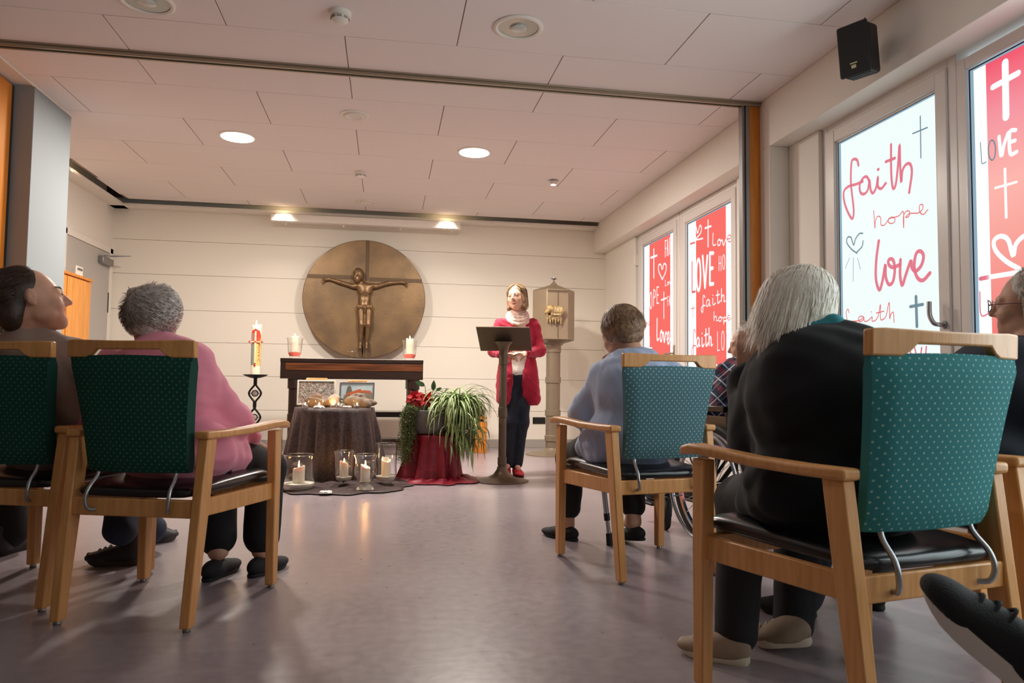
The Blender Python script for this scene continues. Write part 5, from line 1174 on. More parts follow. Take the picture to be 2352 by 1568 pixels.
a = atz(478, 1322); b_ = atz(545, 1290); shoe(p2, a*.2+J['anL']*V3(.8, .8, 0)+V3(-.02, -.09, 0), J['anL']*V3(1, 1, 0)+V3(.045, .155, 0), 'slipper', 'slipper', .042, .06, sole=.014)
shoe(p2, J['anR']*V3(1, 1, 0)+V3(-.03, -.075, 0), J['anR']*V3(1, 1, 0)+V3(.075, .14, 0), 'slipper', 'slipper', .042, .06, sole=.014)
c, R = J['head'], J['hR']
hp = [ell(at_h(c, R, 1, 0, -.026, .034), (.078, .094, .088), R, .02), ell(at_h(c, R, 1, 0, -.060, -.018), (.066, .052, .056), R, .03), ell(at_h(c, R, 1, -.03, -.05, .075), (.05, .05, .035), R, .02), ell(at_h(c, R, 1, .035, -.06, .05), (.045, .05, .04), R, .02)]
ho = sdf_obj('hair', hp, .005, 'hair_grey', p2, wrinkle(.007, 70, 2))
cr_ = V3(-.1, -.55, .8)
def flow_short(u, sw=.5):
    d = u-norm(cr_)*(u @ norm(cr_)); d = d-0; t_ = np.cross(norm(cr_), u); return d+sw*t_+V3(0, 0, -.15)
strands('hair_locks', 'hair_grey', ho, at_h(c, R, 1, 0, -.030, .030), R, (.084, .101, .093), 3000, .036, lambda u: flow_short(u, .6)*.8+V3(.45, 0, -.1), 1, .0016, 7, .28, cut=lambda u: u[1] < .55 and u[2] > -.85-.3*u[1], lift=.02, cling=1.24)

# ---- the person at the far left, in profile, looking up
hd = aty(76, 690, 2.92)
J = Jset(dict(pel=L2W(chE, (.02, .02, .56)), nb=aty(62, 778, 2.93), head=hd, shL=aty(-75, 825, 3.10), shR=aty(158, 828, 2.90),
    elL=aty(-90, 1010, 3.25), elR=aty(183, 955, 2.98), wrL=L2W(chE, (-.12, .3, .58)), wrR=aty(255, 1035, 3.30),
    hipL=L2W(chE, (-.09, .05, .53)), hipR=L2W(chE, (.09, .05, .53)), knL=aty(235, 1095, 3.55), knR=aty(290, 1090, 3.45), anL=aty(345, 1215, 3.62), anR=aty(278, 1215, 3.30)))
J['toeL'] = J['anL']+V3(.08, .05, -.03); J['toeR'] = J['anR']+V3(-.08, .03, -.03)
J['hR'] = euler(-62, 12, -10)
p1 = person('person', 'dark haired person in a taupe sweater laughing in profile at the left edge', J, 'skin', None, smile=1, hs=1.06, nose=1.02, res=.0055)
P, R = top_prims(J, 1.10, .018, hem=.03); sdf_obj('sweater', P+[cap_(J['nb']-V3(0, 0, .05), J['nb']+V3(0, 0, -.012), .10, .075, .03)], .007, 'taupe_knit', p1, folds(.015, 14, 14))
sdf_obj('trousers', leg_prims(J, 1.0, .012, 1.0, .014), .007, 'denim', p1, wrinkle(.005, 24, 8))
shoe(p1, atz(318, 1300)+V3(0, .03, 0), atz(200, 1296), 'boot_leather', 'boot_sole', .045, .075, sole=.032, collar=.125, extra='boot_sole')
shoe(p1, atz(322, 1252)+V3(.0, .02, 0), atz(372, 1240)+V3(.06, .02, 0), 'boot_leather', 'boot_sole', .045, .07, sole=.028, collar=.11)
c, R = J['head'], J['hR']
hp = [ell(at_h(c, R, 1.06, 0, -.030, .034), (.082, .096, .090), R, .02), ell(at_h(c, R, 1.06, 0, -.066, -.026), (.064, .050, .062), R, .03), ell(at_h(c, R, 1.06, 0, -.072, -.055), (.052, .038, .05), R, .03), neg(ell(at_h(c, R, 1.06, 0, .130, -.016), (.11, .068, .094), R, .004)), neg(ell(at_h(c, R, 1.06, .085, -.004, -.014), (.03, .022, .034), R, .004)), neg(ell(at_h(c, R, 1.06, -.085, -.004, -.014), (.03, .022, .034), R, .004)), neg(ell(at_h(c, R, 1.06, 0, .04, -.085), (.12, .062, .06), R, .004))]
ho = sdf_obj('hair', hp, .0045, 'hair_dark', p1)
strands('hair_locks', 'hair_dark', ho, at_h(c, R, 1.06, 0, -.030, .034), R, (.086, .1005, .0945), 1800, .11, lambda u: V3(0, -1, -.25), 3, .0012, 9, .12, cut=lambda u: u[1] < .42 and (u[2] > .2 or (u[1] < -.25 and u[2] > -.35)), lift=.02, cling=1.09)
for s in (-1, 1):
    q = at_h(c, R, 1.06, s*.031, .0835, .003); MB().lathe([(0, -.004), (.006, -.002), (.006, .002), (0, .004)], q, 12).build('iris', 'eye_dark', p1, smooth=1)
    MB().tube([at_h(c, R, 1.06, s*.016, .088, .026), at_h(c, R, 1.06, s*.030, .082, .031), at_h(c, R, 1.06, s*.045, .070, .027)], .0032, 6).build('eyebrow', 'hair_dark', p1)
MB().tube([at_h(c, R, 1.06, x, .083-.18*abs(x)**1.2, -.0565) for x in (-.018, -.009, 0, .009, .018)], .0038, 8).build('teeth', 'teeth', p1, smooth=1)

# ---- somebody beyond the left edge whose dark trousers and boots show
J = Jset(dict(pel=V3(-1.98, 3.22, .55), nb=V3(-2.02, 3.20, 1.0), head=V3(-2.03, 3.24, 1.13), shL=V3(-2.18, 3.25, .93), shR=V3(-1.86, 3.18, .93), elL=V3(-2.26, 3.38, .72), elR=V3(-1.78, 3.32, .72), wrL=V3(-2.10, 3.58, .63), wrR=V3(-1.84, 3.56, .63),
    hipL=V3(-2.06, 3.24, .53), hipR=V3(-1.90, 3.24, .53), knL=V3(-1.98, 3.66, .50), knR=aty(12, 1095, 3.66), anL=V3(-1.90, 3.72, .09), anR=aty(22, 1232, 3.66)))
J['toeL'] = J['anL']+V3(0, .1, -.03); J['toeR'] = J['anR']+V3(.02, .1, -.03); J['hR'] = euler(-10, 0, 0)
p0 = person('person', 'person mostly beyond the left edge, only dark trousers and black boots show', J, 'skin_aged', None, res=.009)
P, R = top_prims(J, 1.0, .016); sdf_obj('sweater', P, .009, 'charcoal_cloth', p0); sdf_obj('trousers', leg_prims(J, 1.05, .018, .9, .02), .008, 'black_cloth', p0, wrinkle(.004, 24, 18))
for s in 'LR': shoe(p0, J['an'+s]*V3(1, 1, 0)+V3(-.02, -.09, 0), J['an'+s]*V3(1, 1, 0)+V3(.03, .19, 0), 'boot_leather', 'black_rubber', .046, .075, sole=.028, collar=.12)
sdf_obj('hair', [ell(J['head']+V3(0, -.03, .035), (.082, .094, .088), None, .02)], .007, 'hair_grey', p0, wrinkle(.005, 60, 2))
ch0 = copy_tree(chA); put(ch0, -1.99, 3.20, -12, 'beech armchair hidden beyond the left edge of the view')

# ---- the person in the light blue ribbed sweater, hand at the chin
J = Jset(dict(pel=L2W(chB, (-.03, .03, .545)), nb=aty(1462, 822, 3.20), head=aty(1425, 768, 3.28), shL=aty(1390, 872, 3.26), shR=aty(1545, 872, 3.14),
    elL=aty(1338, 950, 3.32), elR=aty(1570, 975, 3.20), wrL=aty(1380, 862, 3.42), wrR=L2W(chB, (.08, .25, .62)),
    hipL=L2W(chB, (-.11, .05, .53)), hipR=L2W(chB, (.07, .05, .53)), knL=aty(1312, 1052, 3.66), knR=aty(1450, 1062, 3.60), anL=aty(1302, 1205, 3.66), anR=aty(1455, 1198, 3.50)))
J['toeL'] = J['anL']+V3(-.05, .09, -.03); J['toeR'] = J['anR']+V3(-.03, .09, -.03)
J['hR'] = euler(28, -16, -10); J['handL'] = (V3(.25, .10, 1), V3(.9, -.3, -.2), 1, 1.2)
p5 = person('person', 'short brown haired person in a light blue ribbed sweater, hand at the chin', J, 'skin_aged', None, hs=.97, res=.006)
P, R = top_prims(J, 1.03, .017, hem=.03); sdf_obj('sweater', P, .0065, 'blue_rib', p5, folds(.010, 18, 24))
sdf_obj('trousers', leg_prims(J, 1.0, .012, .72, .010), .007, 'black_cloth', p5, wrinkle(.005, 24, 28))
sdf_obj('shirt_collar', [cap_(J['nb']+V3(-.045, .03, .012), J['nb']+V3(.0, -.035, .018), .020, None, .02), cap_(J['nb']+V3(.0, -.035, .018), J['nb']+V3(.055, .01, .01), .020, None, .02)], .005, mat('lime_collar', 'a9bd84', .8), p5)
MB().tube([J['nb']+V3(.068*cos(a), .012+.062*sin(a), .020-.008*sin(a)) for a in [RAD(d) for d in range(180, 361, 12)]], [.0035+.0012*(k % 2) for k in range(16)], 8).build('bead_necklace', 'black_plastic', p5)
shoe(p5, J['anL']*V3(1, 1, 0)+V3(.035, -.07, .0), J['anL']*V3(1, 1, 0)+V3(-.09, .13, 0), 'slipper', 'slipper', .043, .055, sole=.013)
shoe(p5, J['anR']*V3(1, 1, 0)+V3(.03, -.07, .03), J['anR']*V3(1, 1, 0)+V3(-.06, .14, .0), 'slipper', 'slipper', .043, .055, sole=.013)
c, R = J['head'], J['hR']
hp = [ell(at_h(c, R, 1, 0, -.028, .040), (.086, .098, .092), R, .02), ell(at_h(c, R, 1, 0, -.060, -.018), (.066, .050, .056), R, .03), neg(ell(at_h(c, R, 1, 0, .105, -.02), (.11, .06, .10), R, .01)), neg(ell(at_h(c, R, 1, -.088, .0, -.018), (.03, .026, .034), R, .01))]
ho = sdf_obj('hair', hp, .0045, 'hair_brown', p5, wrinkle(.003, 50, 5))
strands('hair_locks', 'hair_brown', ho, at_h(c, R, 1, 0, -.030, .038), R, (.089, .102, .096), 3000, lambda u: .022 if u[0] > .25 else .06, lambda u: V3(.0, -.1, -.8)+.45*flow_short(u, .15), 5, .0017, 8, .20, cut=lambda u: u[1] < .5 and u[2] > -.30, lift=.02, cling=1.17)
MB().lathe([(0, -.005), (.005, -.003), (.005, .003), (0, .005)], at_h(c, R, 1, -.079, -.002, -.034), 12).build('earring', 'steel', p5, smooth=1)
# crutch
t = thing('crutch', 'grey metal crutch leaning under the armchair of the person in light blue', 'crutch', (0, 0, 0))
cb, ct = atz(1401, 1252), aty(1385, 1105, 3.48)
MB().tube([cb+V3(0, 0, .01), cb*.55+ct*.45], .010, 12).tube([cb*.57+ct*.43, ct], .013, 12).build('tube', 'steel', t, smooth=2)
MB().tube([ct, ct+(ct-cb)*.55], .013, 12).tube([ct+(ct-cb)*.5, ct+(ct-cb)*.5+V3(-.03, .10, 0)], .014, 10).build('handle_tube', 'grey_metal', t, smooth=2)
MB().tube([cb+V3(0, 0, .0), cb+norm(ct-cb)*.06], [.017, .014], 14).build('rubber_tip', 'black_rubber', t, smooth=2)
MB().tube([cb*.56+ct*.44-norm(ct-cb)*.015, cb*.56+ct*.44+norm(ct-cb)*.02], .015, 12).build('clip', 'black_plastic', t)

# ---- the white haired person bending forward in the near armchair
J = Jset(dict(pel=L2W(chC, (-.03, .04, .545)), nb=aty(1880, 800, 1.72), head=aty(1826, 728, 1.80), shL=aty(1792, 868, 1.83), shR=aty(1985, 850, 1.66),
    elL=aty(1742, 1000, 1.90), elR=L2W(chC, (.25, .08, .66)), wrL=aty(1712, 862, 2.00), wrR=L2W(chC, (.10, .30, .62)),
    hipL=L2W(chC, (-.11, .06, .53)), hipR=L2W(chC, (.07, .06, .53)), knL=aty(1705, 1150, 2.10), knR=aty(1840, 1165, 2.12), anL=aty(1690, 1465, 2.02), anR=aty(1822, 1440, 2.10)))
J['toeL'] = J['anL']+V3(-.06, .06, -.03); J['toeR'] = J['anR']+V3(-.06, .05, -.03)
J['hR'] = euler(52, -26, -8); J['handL'] = (V3(.10, .0, 1), V3(.5, .8, -.1), -1, .55)
p7 = person('person', 'white haired person in a black fleece bending forward, hand raised to the face', J, 'skin_aged', None, hs=1.03, res=.006)
P, R = top_prims(J, 1.08, .022, hem=.02, sleeve=.88, arm=1.12)
sdf_obj('fleece_jacket', P+[cap_(J['nb']+V3(-.03, .0, -.02), J['nb']+V3(.05, -.02, .0), .075, .07, .03), cap_(J['elL']*.2+J['wrL']*.8, J['wrL']*.93+J['elL']*.07, .058, .052, .02)], .0065, 'fleece_black', p7, folds(.014, 15, 34))
cn = J['nb']+V3(0, 0, .03); sdf_obj('turquoise_collar', [cap_(cn+V3(.03, -.02, .03), cn+V3(-.06, .01, -.03), .030, .024, .02), ell(cn+V3(-.01, .02, .01), (.062, .055, .035), None, .02)], .005, 'teal_collar', p7)
sdf_obj('trousers', leg_prims(J, 1.02, .012, .96, .006), .007, 'charcoal_cloth', p7, wrinkle(.004, 22, 38))
shoe(p7, atz(1722, 1528), atz(1583, 1500)+V3(-.02, .02, 0), 'tan_shoe', 'cream_sole', .044, .068, sole=.024, extra='cream_sole')
shoe(p7, atz(1866, 1505)+V3(0, 0, .03), atz(1762, 1486)+V3(-.03, .03, 0), 'tan_shoe', 'cream_sole', .044, .068, sole=.024, extra='cream_sole')
c, R = J['head'], J['hR']
hp = [ell(at_h(c, R, 1.03, 0, -.026, .038), (.084, .098, .088), R, .02), ell(at_h(c, R, 1.03, -.058, -.006, -.035), (.028, .060, .075), R, .03), ell(at_h(c, R, 1.03, .058, -.010, -.030), (.026, .060, .065), R, .03), ell(at_h(c, R, 1.03, 0, -.06, -.010), (.060, .042, .045), R, .03)]
ho = sdf_obj('hair', hp, .0045, 'hair_white', p7, wrinkle(.004, 60, 35))
fl7 = R.T @ V3(-.22, .12, -1)
strands('hair_locks', 'hair_white', ho, at_h(c, R, 1.03, 0, -.026, .038), R, (.087, .101, .091), 3000, lambda u: .120 if (u[0] < .1 and u[1] > -.35) else (.085 if u[1] > -.2 else .05), lambda u: .75*fl7+.35*V3(np.sign(u[0])*.5, .1, -.2), 6, .0017, 11, .09, cut=lambda u: u[2] > -.35 and not (u[1] > .62 and u[2] < .3), lift=.05)

# ---- the wheelchair and the person in the plaid shirt
wc = thing('wheelchair', 'wheelchair with silver rims between the two right armchairs', 'wheelchair', (1.83, 3.48, 0), RAD(12))
def wheel(name, x, y, r, tire, spokes, parent, rim='chrome', hand=True, turn=0):
    T = Matrix.Translation((x, y, r)) @ Matrix.Rotation(turn, 4, 'Z') @ Matrix.Rotation(pi/2, 4, 'Y'); n = 56
    w_ = MB(); w_.lathe([(r-tire*2, -tire*.8), (r-tire*.5, -tire), (r, -tire*.4), (r, tire*.4), (r-tire*.5, tire), (r-tire*2, tire*.8), (r-tire*2, -tire*.8)], n=n, cap=False, T=T); o = w_.build(name, 'black_rubber', parent, smooth=2)
    MB().lathe([(r-tire*2, -tire*.7), (r-tire*2.9, -tire*.5), (r-tire*2.9, tire*.5), (r-tire*2, tire*.7)], n=n, cap=False, T=T).build('rim', rim, o, smooth=2)
    MB().lathe([(0, -.03), (.022, -.03), (.03, -.02), (.018, -.01), (.018, .01), (.03, .02), (.022, .03), (0, .03)], n=20, T=T).build('hub', 'black_plastic', o, smooth=2)
    mb = MB()
    for k in range(spokes):
        a = 2*pi*k/spokes; a2 = a+.35*(1 if k % 2 else -1); s = .02 if k % 2 else -.02
        mb.tube([T @ Vector((.024*cos(a2), .024*sin(a2), s)), T @ Vector(((r-tire*2.8)*cos(a), (r-tire*2.8)*sin(a), 0))], .0016 if hand else .008, 6)
    mb.build('spokes', 'chrome' if hand else 'grey_metal', o)
    if hand:
        T2 = Matrix.Translation((x+(.055 if x > 0 else -.055), y, r)) @ Matrix.Rotation(pi/2, 4, 'Y'); rr = r-.035
        hr = MB(); hr.tube([T2 @ Vector((rr*cos(2*pi*k/60), rr*sin(2*pi*k/60), 0)) for k in range(61)], .0095, 10).build('handrim', 'steel', o, smooth=2)
        for k in range(6): a = k*pi/3+.2; hr2 = MB().tube([T2 @ Vector((rr*cos(a), rr*sin(a), 0)), T @ Vector(((r-.05)*cos(a), (r-.05)*sin(a), 0))], .004, 6).build('rim_bracket', 'steel', o) if k < 3 else None
    return o
for x in (-.27, .27): wheel('drive_wheel', x, -.05, .30, .017, 28, wc)
for x in (-.23, .23):
    wheel('caster_wheel', x, .40, .09, .018, 5, wc, 'grey_metal', False, -.45)
    MB().tube([(x-.03, .40, .09), (x-.03, .39, .19), (x, .37, .21), (x, .37, .30)], .009, 8).tube([(x+.03, .40, .09), (x+.03, .39, .19), (x, .37, .21)], .009, 8).build('caster_fork', 'grey_metal', wc)
    MB().tube([(x*.98, -.22, .93), (x*.98, -.20, .45), (x*.98, -.05, .30)], .012, 10).tube([(x*.98, -.20, .46), (x*.98, .38, .46)], .012, 10).tube([(x*.98, -.15, .28), (x*.98, .37, .26), (x*.98, .38, .46)], .012, 10).build('side_frame', 'black_metal', wc, smooth=2)
    MB().tube([(x*.98, -.32, .945), (x*.98, -.22, .93)], .016, 12).build('push_handle', 'black_rubber', wc, smooth=2)
    MB().box(x-.02, x+.02, -.12, .22, .66, .69).tube([(x, -.15, .46), (x, -.12, .665)], .01, 8).tube([(x, .18, .46), (x, .18, .665)], .01, 8).build('armrest', 'black_vinyl', wc, bevel=.008)
    MB().box(x-.006, x+.006, -.18, .24, .47, .64).build('side_guard', mat('guard_bronze', '6a5e4e', .4, .5) if 'guard_bronze' not in MATS else 'guard_bronze', wc, bevel=.002)
    MB().tube([(x, .38, .44), (x*.9, .50, .30), (x*.75, .60, .14)], .010, 8).build('leg_rest', 'black_metal', wc, smooth=2)
    MB().box(x*.65-.07, x*.65+.07, .56, .72, .10, .115).build('footplate', 'black_plastic', wc, bevel=.004)
MB().box(-.25, .25, -.19, .38, .46, .50).build('seat_cushion', mat('blue_vinyl', '1f4f8a', .5), wc, bevel=.015)
MB().box(-.25, .25, -.225, -.205, .50, .90).build('back_sling', 'black_cloth', wc, bevel=.006)
cs_ = wc.rotation_euler[2]
def WC(x, y, z): return V3(1.83+x*cos(cs_)-y*sin(cs_), 3.48+x*sin(cs_)+y*cos(cs_), z)
J = Jset(dict(pel=WC(0, -.06, .60), nb=aty(1728, 838, 3.50), head=aty(1718, 792, 3.56), shL=aty(1672, 880, 3.56), shR=aty(1800, 870, 3.46),
    elL=aty(1652, 955, 3.50), elR=WC(.26, .02, .74), wrL=WC(-.14, .22, .72), wrR=WC(.14, .26, .72),
    hipL=WC(-.09, -.04, .58), hipR=WC(.09, -.04, .58), knL=WC(-.12, .40, .56), knR=WC(.12, .40, .56), anL=WC(-.13, .58, .17), anR=WC(.13, .58, .17)))
J['toeL'] = J['anL']+V3(0, .1, -.02); J['toeR'] = J['anR']+V3(0, .1, -.02); J['hR'] = euler(55, -8, 0); J['handL'] = (V3(.3, .7, -.3), V3(0, 0, -1), 1, .5)
p6 = person('person', 'grey haired person in a plaid shirt sitting in the wheelchair', J, 'skin', None, hs=.96)
P, R = top_prims(J, 1.04, .020, arm=1.05); sdf_obj('plaid_shirt', P, .007, 'plaid', p6, folds(.014, 20, 44)); sdf_obj('trousers', leg_prims(J, 1.0, .012), .008, 'navy_cloth', p6)
for s in 'LR': shoe(p6, J['an'+s]*V3(1, 1, 0)+V3(.02, -.07, .118), J['an'+s]*V3(1, 1, 0)+V3(-.03, .17, .118), 'slipper', 'black_rubber', .045, .06, sole=.02)
c, R = J['head'], J['hR']
ho = sdf_obj('hair', [ell(at_h(c, R, .96, 0, -.030, .034), (.078, .092, .084), R, .02), ell(at_h(c, R, .96, 0, -.06, -.02), (.06, .05, .05), R, .03), neg(ell(at_h(c, R, .96, 0, .10, -.01), (.11, .06, .10), R, .01))], .005, 'hair_grey', p6, wrinkle(.005, 80, 45))
strands('hair_locks', 'hair_grey', ho, at_h(c, R, .96, 0, -.030, .034), R, (.079, .093, .085), 900, .03, lambda u: flow_short(u, .3), 8, .0014, 6, .4, cut=lambda u: u[1] < .4 and u[2] > -.5, lift=.3)

# ---- the person at the right edge with glasses
J = Jset(dict(pel=L2W(chD, (0, .03, .55)), nb=aty(2358, 812, 1.98), head=aty(2368, 700, 2.02), shL=aty(2296, 900, 2.02), shR=aty(2490, 880, 1.90),
    elL=aty(2275, 1050, 2.10), elR=L2W(chD, (.27, .05, .66)), wrL=L2W(chD, (-.10, .30, .60)), wrR=L2W(chD, (.10, .30, .60)),
    hipL=L2W(chD, (-.09, .05, .53)), hipR=L2W(chD, (.09, .05, .53)), knL=aty(1880, 1180, 2.38), knR=aty(1990, 1190, 2.42), anL=aty(1830, 1375, 2.36), anR=aty(2000, 1345, 2.42)))
J['toeL'] = J['anL']+V3(-.06, .06, -.03); J['toeR'] = J['anR']+V3(.0, .08, -.03); J['hR'] = euler(36, 0, -4)
p8 = person('person', 'grey haired person with glasses and navy jacket at the right edge', J, 'skin_aged', None, hs=1.04, res=.006)
P, R = top_prims(J, 1.08, .022, hem=.02, arm=1.1); sdf_obj('jacket', P, .007, 'navy_cloth', p8, wrinkle(.008, 22, 54)); sdf_obj('trousers', leg_prims(J, 1.05, .016, .93, .022), .007, 'navy_cloth', p8, wrinkle(.005, 22, 58))
shoe(p8, J['anL']*V3(1, 1, 0)+V3(.05, -.04, 0), atz(1742, 1398), 'slipper', 'black_rubber', .046, .065, sole=.022)
shoe(p8, J['anR']*V3(1, 1, 0)+V3(.0, -.06, 0), J['anR']*V3(1, 1, 0)+V3(.0, .20, 0), 'slipper', 'black_rubber', .046, .065, sole=.022)
c, R = J['head'], J['hR']
ho = sdf_obj('hair', [ell(at_h(c, R, 1.04, 0, -.026, .038), (.084, .096, .088), R, .02), ell(at_h(c, R, 1.04, 0, -.066, -.030), (.066, .048, .064), R, .03), neg(ell(at_h(c, R, 1.04, 0, .105, -.02), (.11, .06, .10), R, .01))], .005, 'hair_greyblond', p8, wrinkle(.004, 70, 55))
strands('hair_locks', 'hair_greyblond', ho, at_h(c, R, 1.04, 0, -.026, .038), R, (.085, .098, .090), 1800, .07, lambda u: V3(0, -.5, -.7)+.3*flow_short(u, .2), 9, .0016, 8, .3, cut=lambda u: u[1] < .45 and u[2] > -.6, lift=.12)
gl = MB()
for s in (-1, 1): gl.tube([at_h(c, R, 1.04, s*.031+.022*cos(a), .108-.006*abs(cos(a)), .002+.019*sin(a)) for a in [k*pi/9 for k in range(19)]], .0016, 6).tube([at_h(c, R, 1.04, s*.053, .10, .006), at_h(c, R, 1.04, s*.076, .03, .006), at_h(c, R, 1.04, s*.080, -.02, .0)], .0014, 6)
gl.tube([at_h(c, R, 1.04, -.009, .108, .005), at_h(c, R, 1.04, .009, .108, .005)], .0016, 6); gl.build('glasses', mat('glasses_red', '5a2a2c', .3), p8)

# ---- the woman at the lectern
WY = 6.16
wz = lambda px, py, y=WY: aty(px, py, y)
J = Jset(dict(pel=wz(1187, 862), nb=wz(1188, 724, 6.17), head=wz(1186, 683, 6.13), shL=wz(1224, 748, 6.18), shR=wz(1150, 748, 6.15),
    elL=wz(1240, 805, 6.14), elR=wz(1136, 806, 6.10), wrL=wz(1206, 812, 5.99), wrR=wz(1150, 814, 5.97),
    hipL=wz(1202, 872), hipR=wz(1172, 872), knL=wz(1198, 968, 6.14), knR=wz(1169, 968, 6.13), anL=wz(1187, 1068, 6.18), anR=wz(1165, 1066, 6.16)))
J['toeL'] = J['anL']+V3(.0, -.10, -.04); J['toeR'] = J['anR']+V3(-.03, -.10, -.04)
J['hR'] = euler(150, 2, 6); J['handL'] = (V3(-.8, -.5, -.05), V3(-.2, .1, -1), 1, .5); J['handR'] = (V3(.8, -.5, -.05), V3(.2, .1, -1), -1, .5)
p4 = person('person', 'laughing woman in a crimson cardigan and pink scarf standing behind the lectern', J, 'skin_fair', None, smile=1, hs=.96, res=.0045, sc=.90)
P, R = top_prims(J, .88, .008, sleeve=.9)
body_top = P
card = [p for p in P]
u = norm(J['nb']-J['pel']); f = R[:, 1]; r2 = R[:, 0]
for s, hp_ in ((1, J['hipL']), (-1, J['hipR'])): pass
lower = [ell(J['pel']-u*.07+V3(0, .02, 0), (.165, .125, .20), R, .05), cap_(J['pel']+V3(.105, -.03, .10), J['pel']+V3(.135, -.04, -.20), .060, .068, .05), cap_(J['pel']+V3(-.105, -.03, .10), J['pel']+V3(-.120, -.05, -.20), .055, .062, .05), cap_(J['pel']+V3(-.1, .08, -.16), J['pel']+V3(.1, .08, -.16), .06, None, .06)]
fr_ = J['pel']+V3(-.012, -.16, .0)
cutp = [neg(ell(fr_+V3(0, .0, .12), (.052, .115, .34), None, .01)), neg(ell(J['pel']+V3(-.012, -.16, -.28), (.060, .19, .30), None, .01)), neg(ell(J['pel']+V3(0, 0, -.50), (.6, .6, .255), None, .005))]
sdf_obj('cardigan', card+lower+cutp, .0055, 'crimson_knit', p4, folds(.005, 24, 64))
for s, x in ((1, .115), (-1, -.112)): MB().tube(catmull([J['pel']+V3(x-.045, -.118, -.01), J['pel']+V3(x, -.128, -.035), J['pel']+V3(x+.045*1, -.110, -.022)], 5), .0035, 6).build('pocket_edge', 'crimson_knit', p4)
sdf_obj('white_top', [ell((J['nb']+J['pel'])/2-u*.02, (.118, .100, .26), R, .05), ell(J['nb']*.72+J['pel']*.28+V3(0, -.01, 0), (.11, .098, .12), R, .05), ell(J['pel']+V3(0, -.005, .02), (.13, .105, .10), R, .05), neg(ell(J['nb']+V3(-.01, -.12, -.02), (.055, .09, .07), None, .01))], .006, 'white_top', p4, wrinkle(.004, 40, 66))
sc_ = []
for k, (zz_, rr_, q) in enumerate(((.048, .056, .013), (.034, .066, .015), (.016, .076, .016), (-.004, .085, .017), (-.026, .090, .017))):
    for a in range(0, 360, 30):
        A, B = RAD(a), RAD(a+30); ce = J['nb']+V3(-.003, -.012-.006*k, 0)
        sc_.append(cap_(ce+V3(rr_*cos(A), rr_*.85*sin(A), zz_-(.030+.008*k)*max(0, -sin(A))), ce+V3(rr_*cos(B), rr_*.85*sin(B), zz_-(.030+.008*k)*max(0, -sin(B))), q, None, .004))
sdf_obj('scarf', sc_, .0035, 'scarf_pink', p4, wrinkle(.0035, 45, 65), 1)
sdf_obj('jeans', leg_prims(J, .86, .008, .97, .004), .006, 'jeans_dark', p4, wrinkle(.004, 34, 68))
shoe(p4, J['anL']*V3(1, 1, 0)+V3(-.005, .055, 0), J['anL']*V3(1, 1, 0)+V3(.0, -.19, 0), 'red_shoe', 'black_rubber', .042, .062, sole=.018, extra='scarf_pink')
shoe(p4, J['anR']*V3(1, 1, 0)+V3(.01, .055, 0), J['anR']*V3(1, 1, 0)+V3(-.05, -.17, 0), 'red_shoe', 'black_rubber', .042, .062, sole=.018, extra='scarf_pink')
c, R = J['head'], J['hR']; s_ = .96
hp = [ell(at_h(c, R, s_, 0, -.026, .038), (.080, .094, .084), R, .02), ell(at_h(c, R, s_, -.068, -.014, -.045), (.026, .050, .072), R, .03), ell(at_h(c, R, s_, .068, -.014, -.045), (.026, .050, .072), R, .03), ell(at_h(c, R, s_, -.070, .0, -.095), (.024, .036, .024), R, .02), ell(at_h(c, R, s_, .070, .0, -.095), (.024, .036, .024), R, .02), ell(at_h(c, R, s_, 0, -.066, -.040), (.066, .042, .075), R, .03), neg(ell(at_h(c, R, s_, 0, .105, -.02), (.066, .070, .095), R, .01))]
ho = sdf_obj('hair', hp, .0045, 'hair_blond', p4, wrinkle(.003, 60, 75))
strands('hair_locks', 'hair_blond', ho, at_h(c, R, s_, 0, -.026, .038), R, (.084, .096, .086), 2400, .125, lambda u: V3(np.sign(u[0]+.1)*(.55 if u[2] > .35 else .0), -.30*(u[1] > 0), -1.0), 10, .0014, 12, .05, cut=lambda u: u[2] > .0 and u[1] < .62 and (u[2] > .3 or u[1] < .25), lift=.02)
for s in (-1, 1):
    MB().tube(catmull([at_h(c, R, s_, s*.019, .0885, .001), at_h(c, R, s_, s*.031, .0905, .0055), at_h(c, R, s_, s*.044, .082, .001)], 4), .0022, 6).build('eyelid_line', 'eye_dark', p4)
    MB().tube(catmull([at_h(c, R, s_, s*.014, .094, .024), at_h(c, R, s_, s*.030, .092, .031), at_h(c, R, s_, s*.046, .078, .025)], 4), .0024, 6).build('eyebrow', 'hair_blond', p4)
MB().tube(catmull([at_h(c, R, s_, x, .0850-9*x*x, -.0560+9*x*x) for x in (-.020, -.010, 0, .010, .020)], 3), .0046, 8).build('teeth', 'teeth', p4, smooth=1)
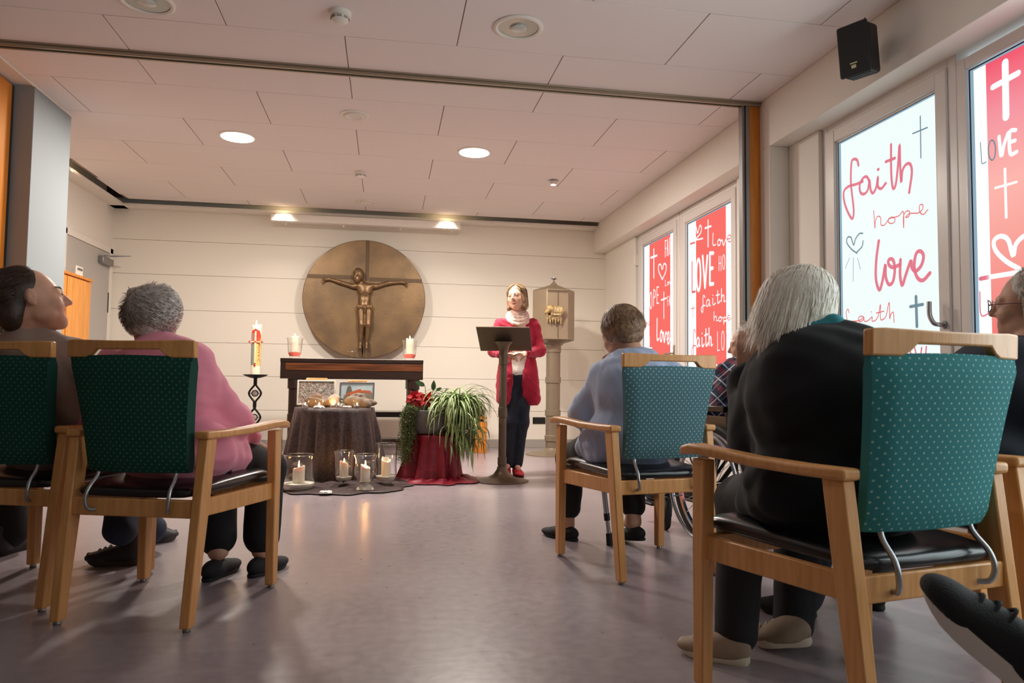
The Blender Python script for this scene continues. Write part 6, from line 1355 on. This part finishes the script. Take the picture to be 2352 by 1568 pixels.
MB().tube(catmull([at_h(c, R, s_, x, .0885-12*x*x, -.0745+20*x*x) for x in (-.024, -.012, 0, .012, .024)], 3), .0040, 8).build('lower_lip', 'lip', p4, smooth=1)
MB().tube(catmull([at_h(c, R, s_, x, .0905-12*x*x, -.0485+6*x*x) for x in (-.024, -.012, 0, .012, .024)], 3), .0032, 8).build('upper_lip', 'lip', p4, smooth=1)

# ---- the neighbour on the right whose black shoe reaches into the view
hl, tl = aty(2425, 1655, 1.00), aty(2096, 1362, 1.10)
J = Jset(dict(pel=V3(1.55, .30, .55), nb=V3(1.56, .26, 1.02), head=V3(1.56, .30, 1.17), shL=V3(1.38, .30, .95), shR=V3(1.74, .28, .95), elL=V3(1.28, .42, .72), elR=V3(1.84, .42, .72), wrL=V3(1.45, .62, .66), wrR=V3(1.66, .62, .66),
    hipL=V3(1.46, .34, .53), hipR=V3(1.64, .34, .53), knL=V3(1.50, .74, .50), knR=V3(1.34, .80, .56), anL=V3(1.50, .84, .09), anR=hl+V3(.06, -.05, .06)))
J['toeL'] = J['anL']+V3(0, .1, -.03); J['toeR'] = J['anR']*.5+tl*.5; J['hR'] = euler(10, 0, 0)
p9 = person('person', 'person beyond the right edge whose black shoe with pale sole reaches into view', J, 'skin_aged', None, res=.009)
P, R = top_prims(J, 1.0, .016); sdf_obj('sweater', P, .010, 'charcoal_cloth', p9); sdf_obj('trousers', leg_prims(J, 1.0, .012, .95), .008, 'black_cloth', p9)
sdf_obj('hair', [ell(J['head']+V3(0, -.03, .035), (.082, .094, .088), None, .02)], .007, 'hair_grey', p9, wrinkle(.005, 60, 2))
shoe(p9, J['anL']*V3(1, 1, 0)+V3(0, -.09, 0), J['anL']*V3(1, 1, 0)+V3(0, .18, 0), 'black_cloth', 'white_sole', .046, .07, sole=.028)
uv = rt*.68+up*.72-fw*.42
shoe(p9, hl, tl, mat('sneaker_knit', '0c0c0f', .8, bump=.3, bscale=300), 'white_sole', .048, .085, sole=.030, upv=uv, extra='black_cloth')
ch9 = copy_tree(chC); put(ch9, 1.55, .30, 4, 'beech armchair beyond the right edge of the view')
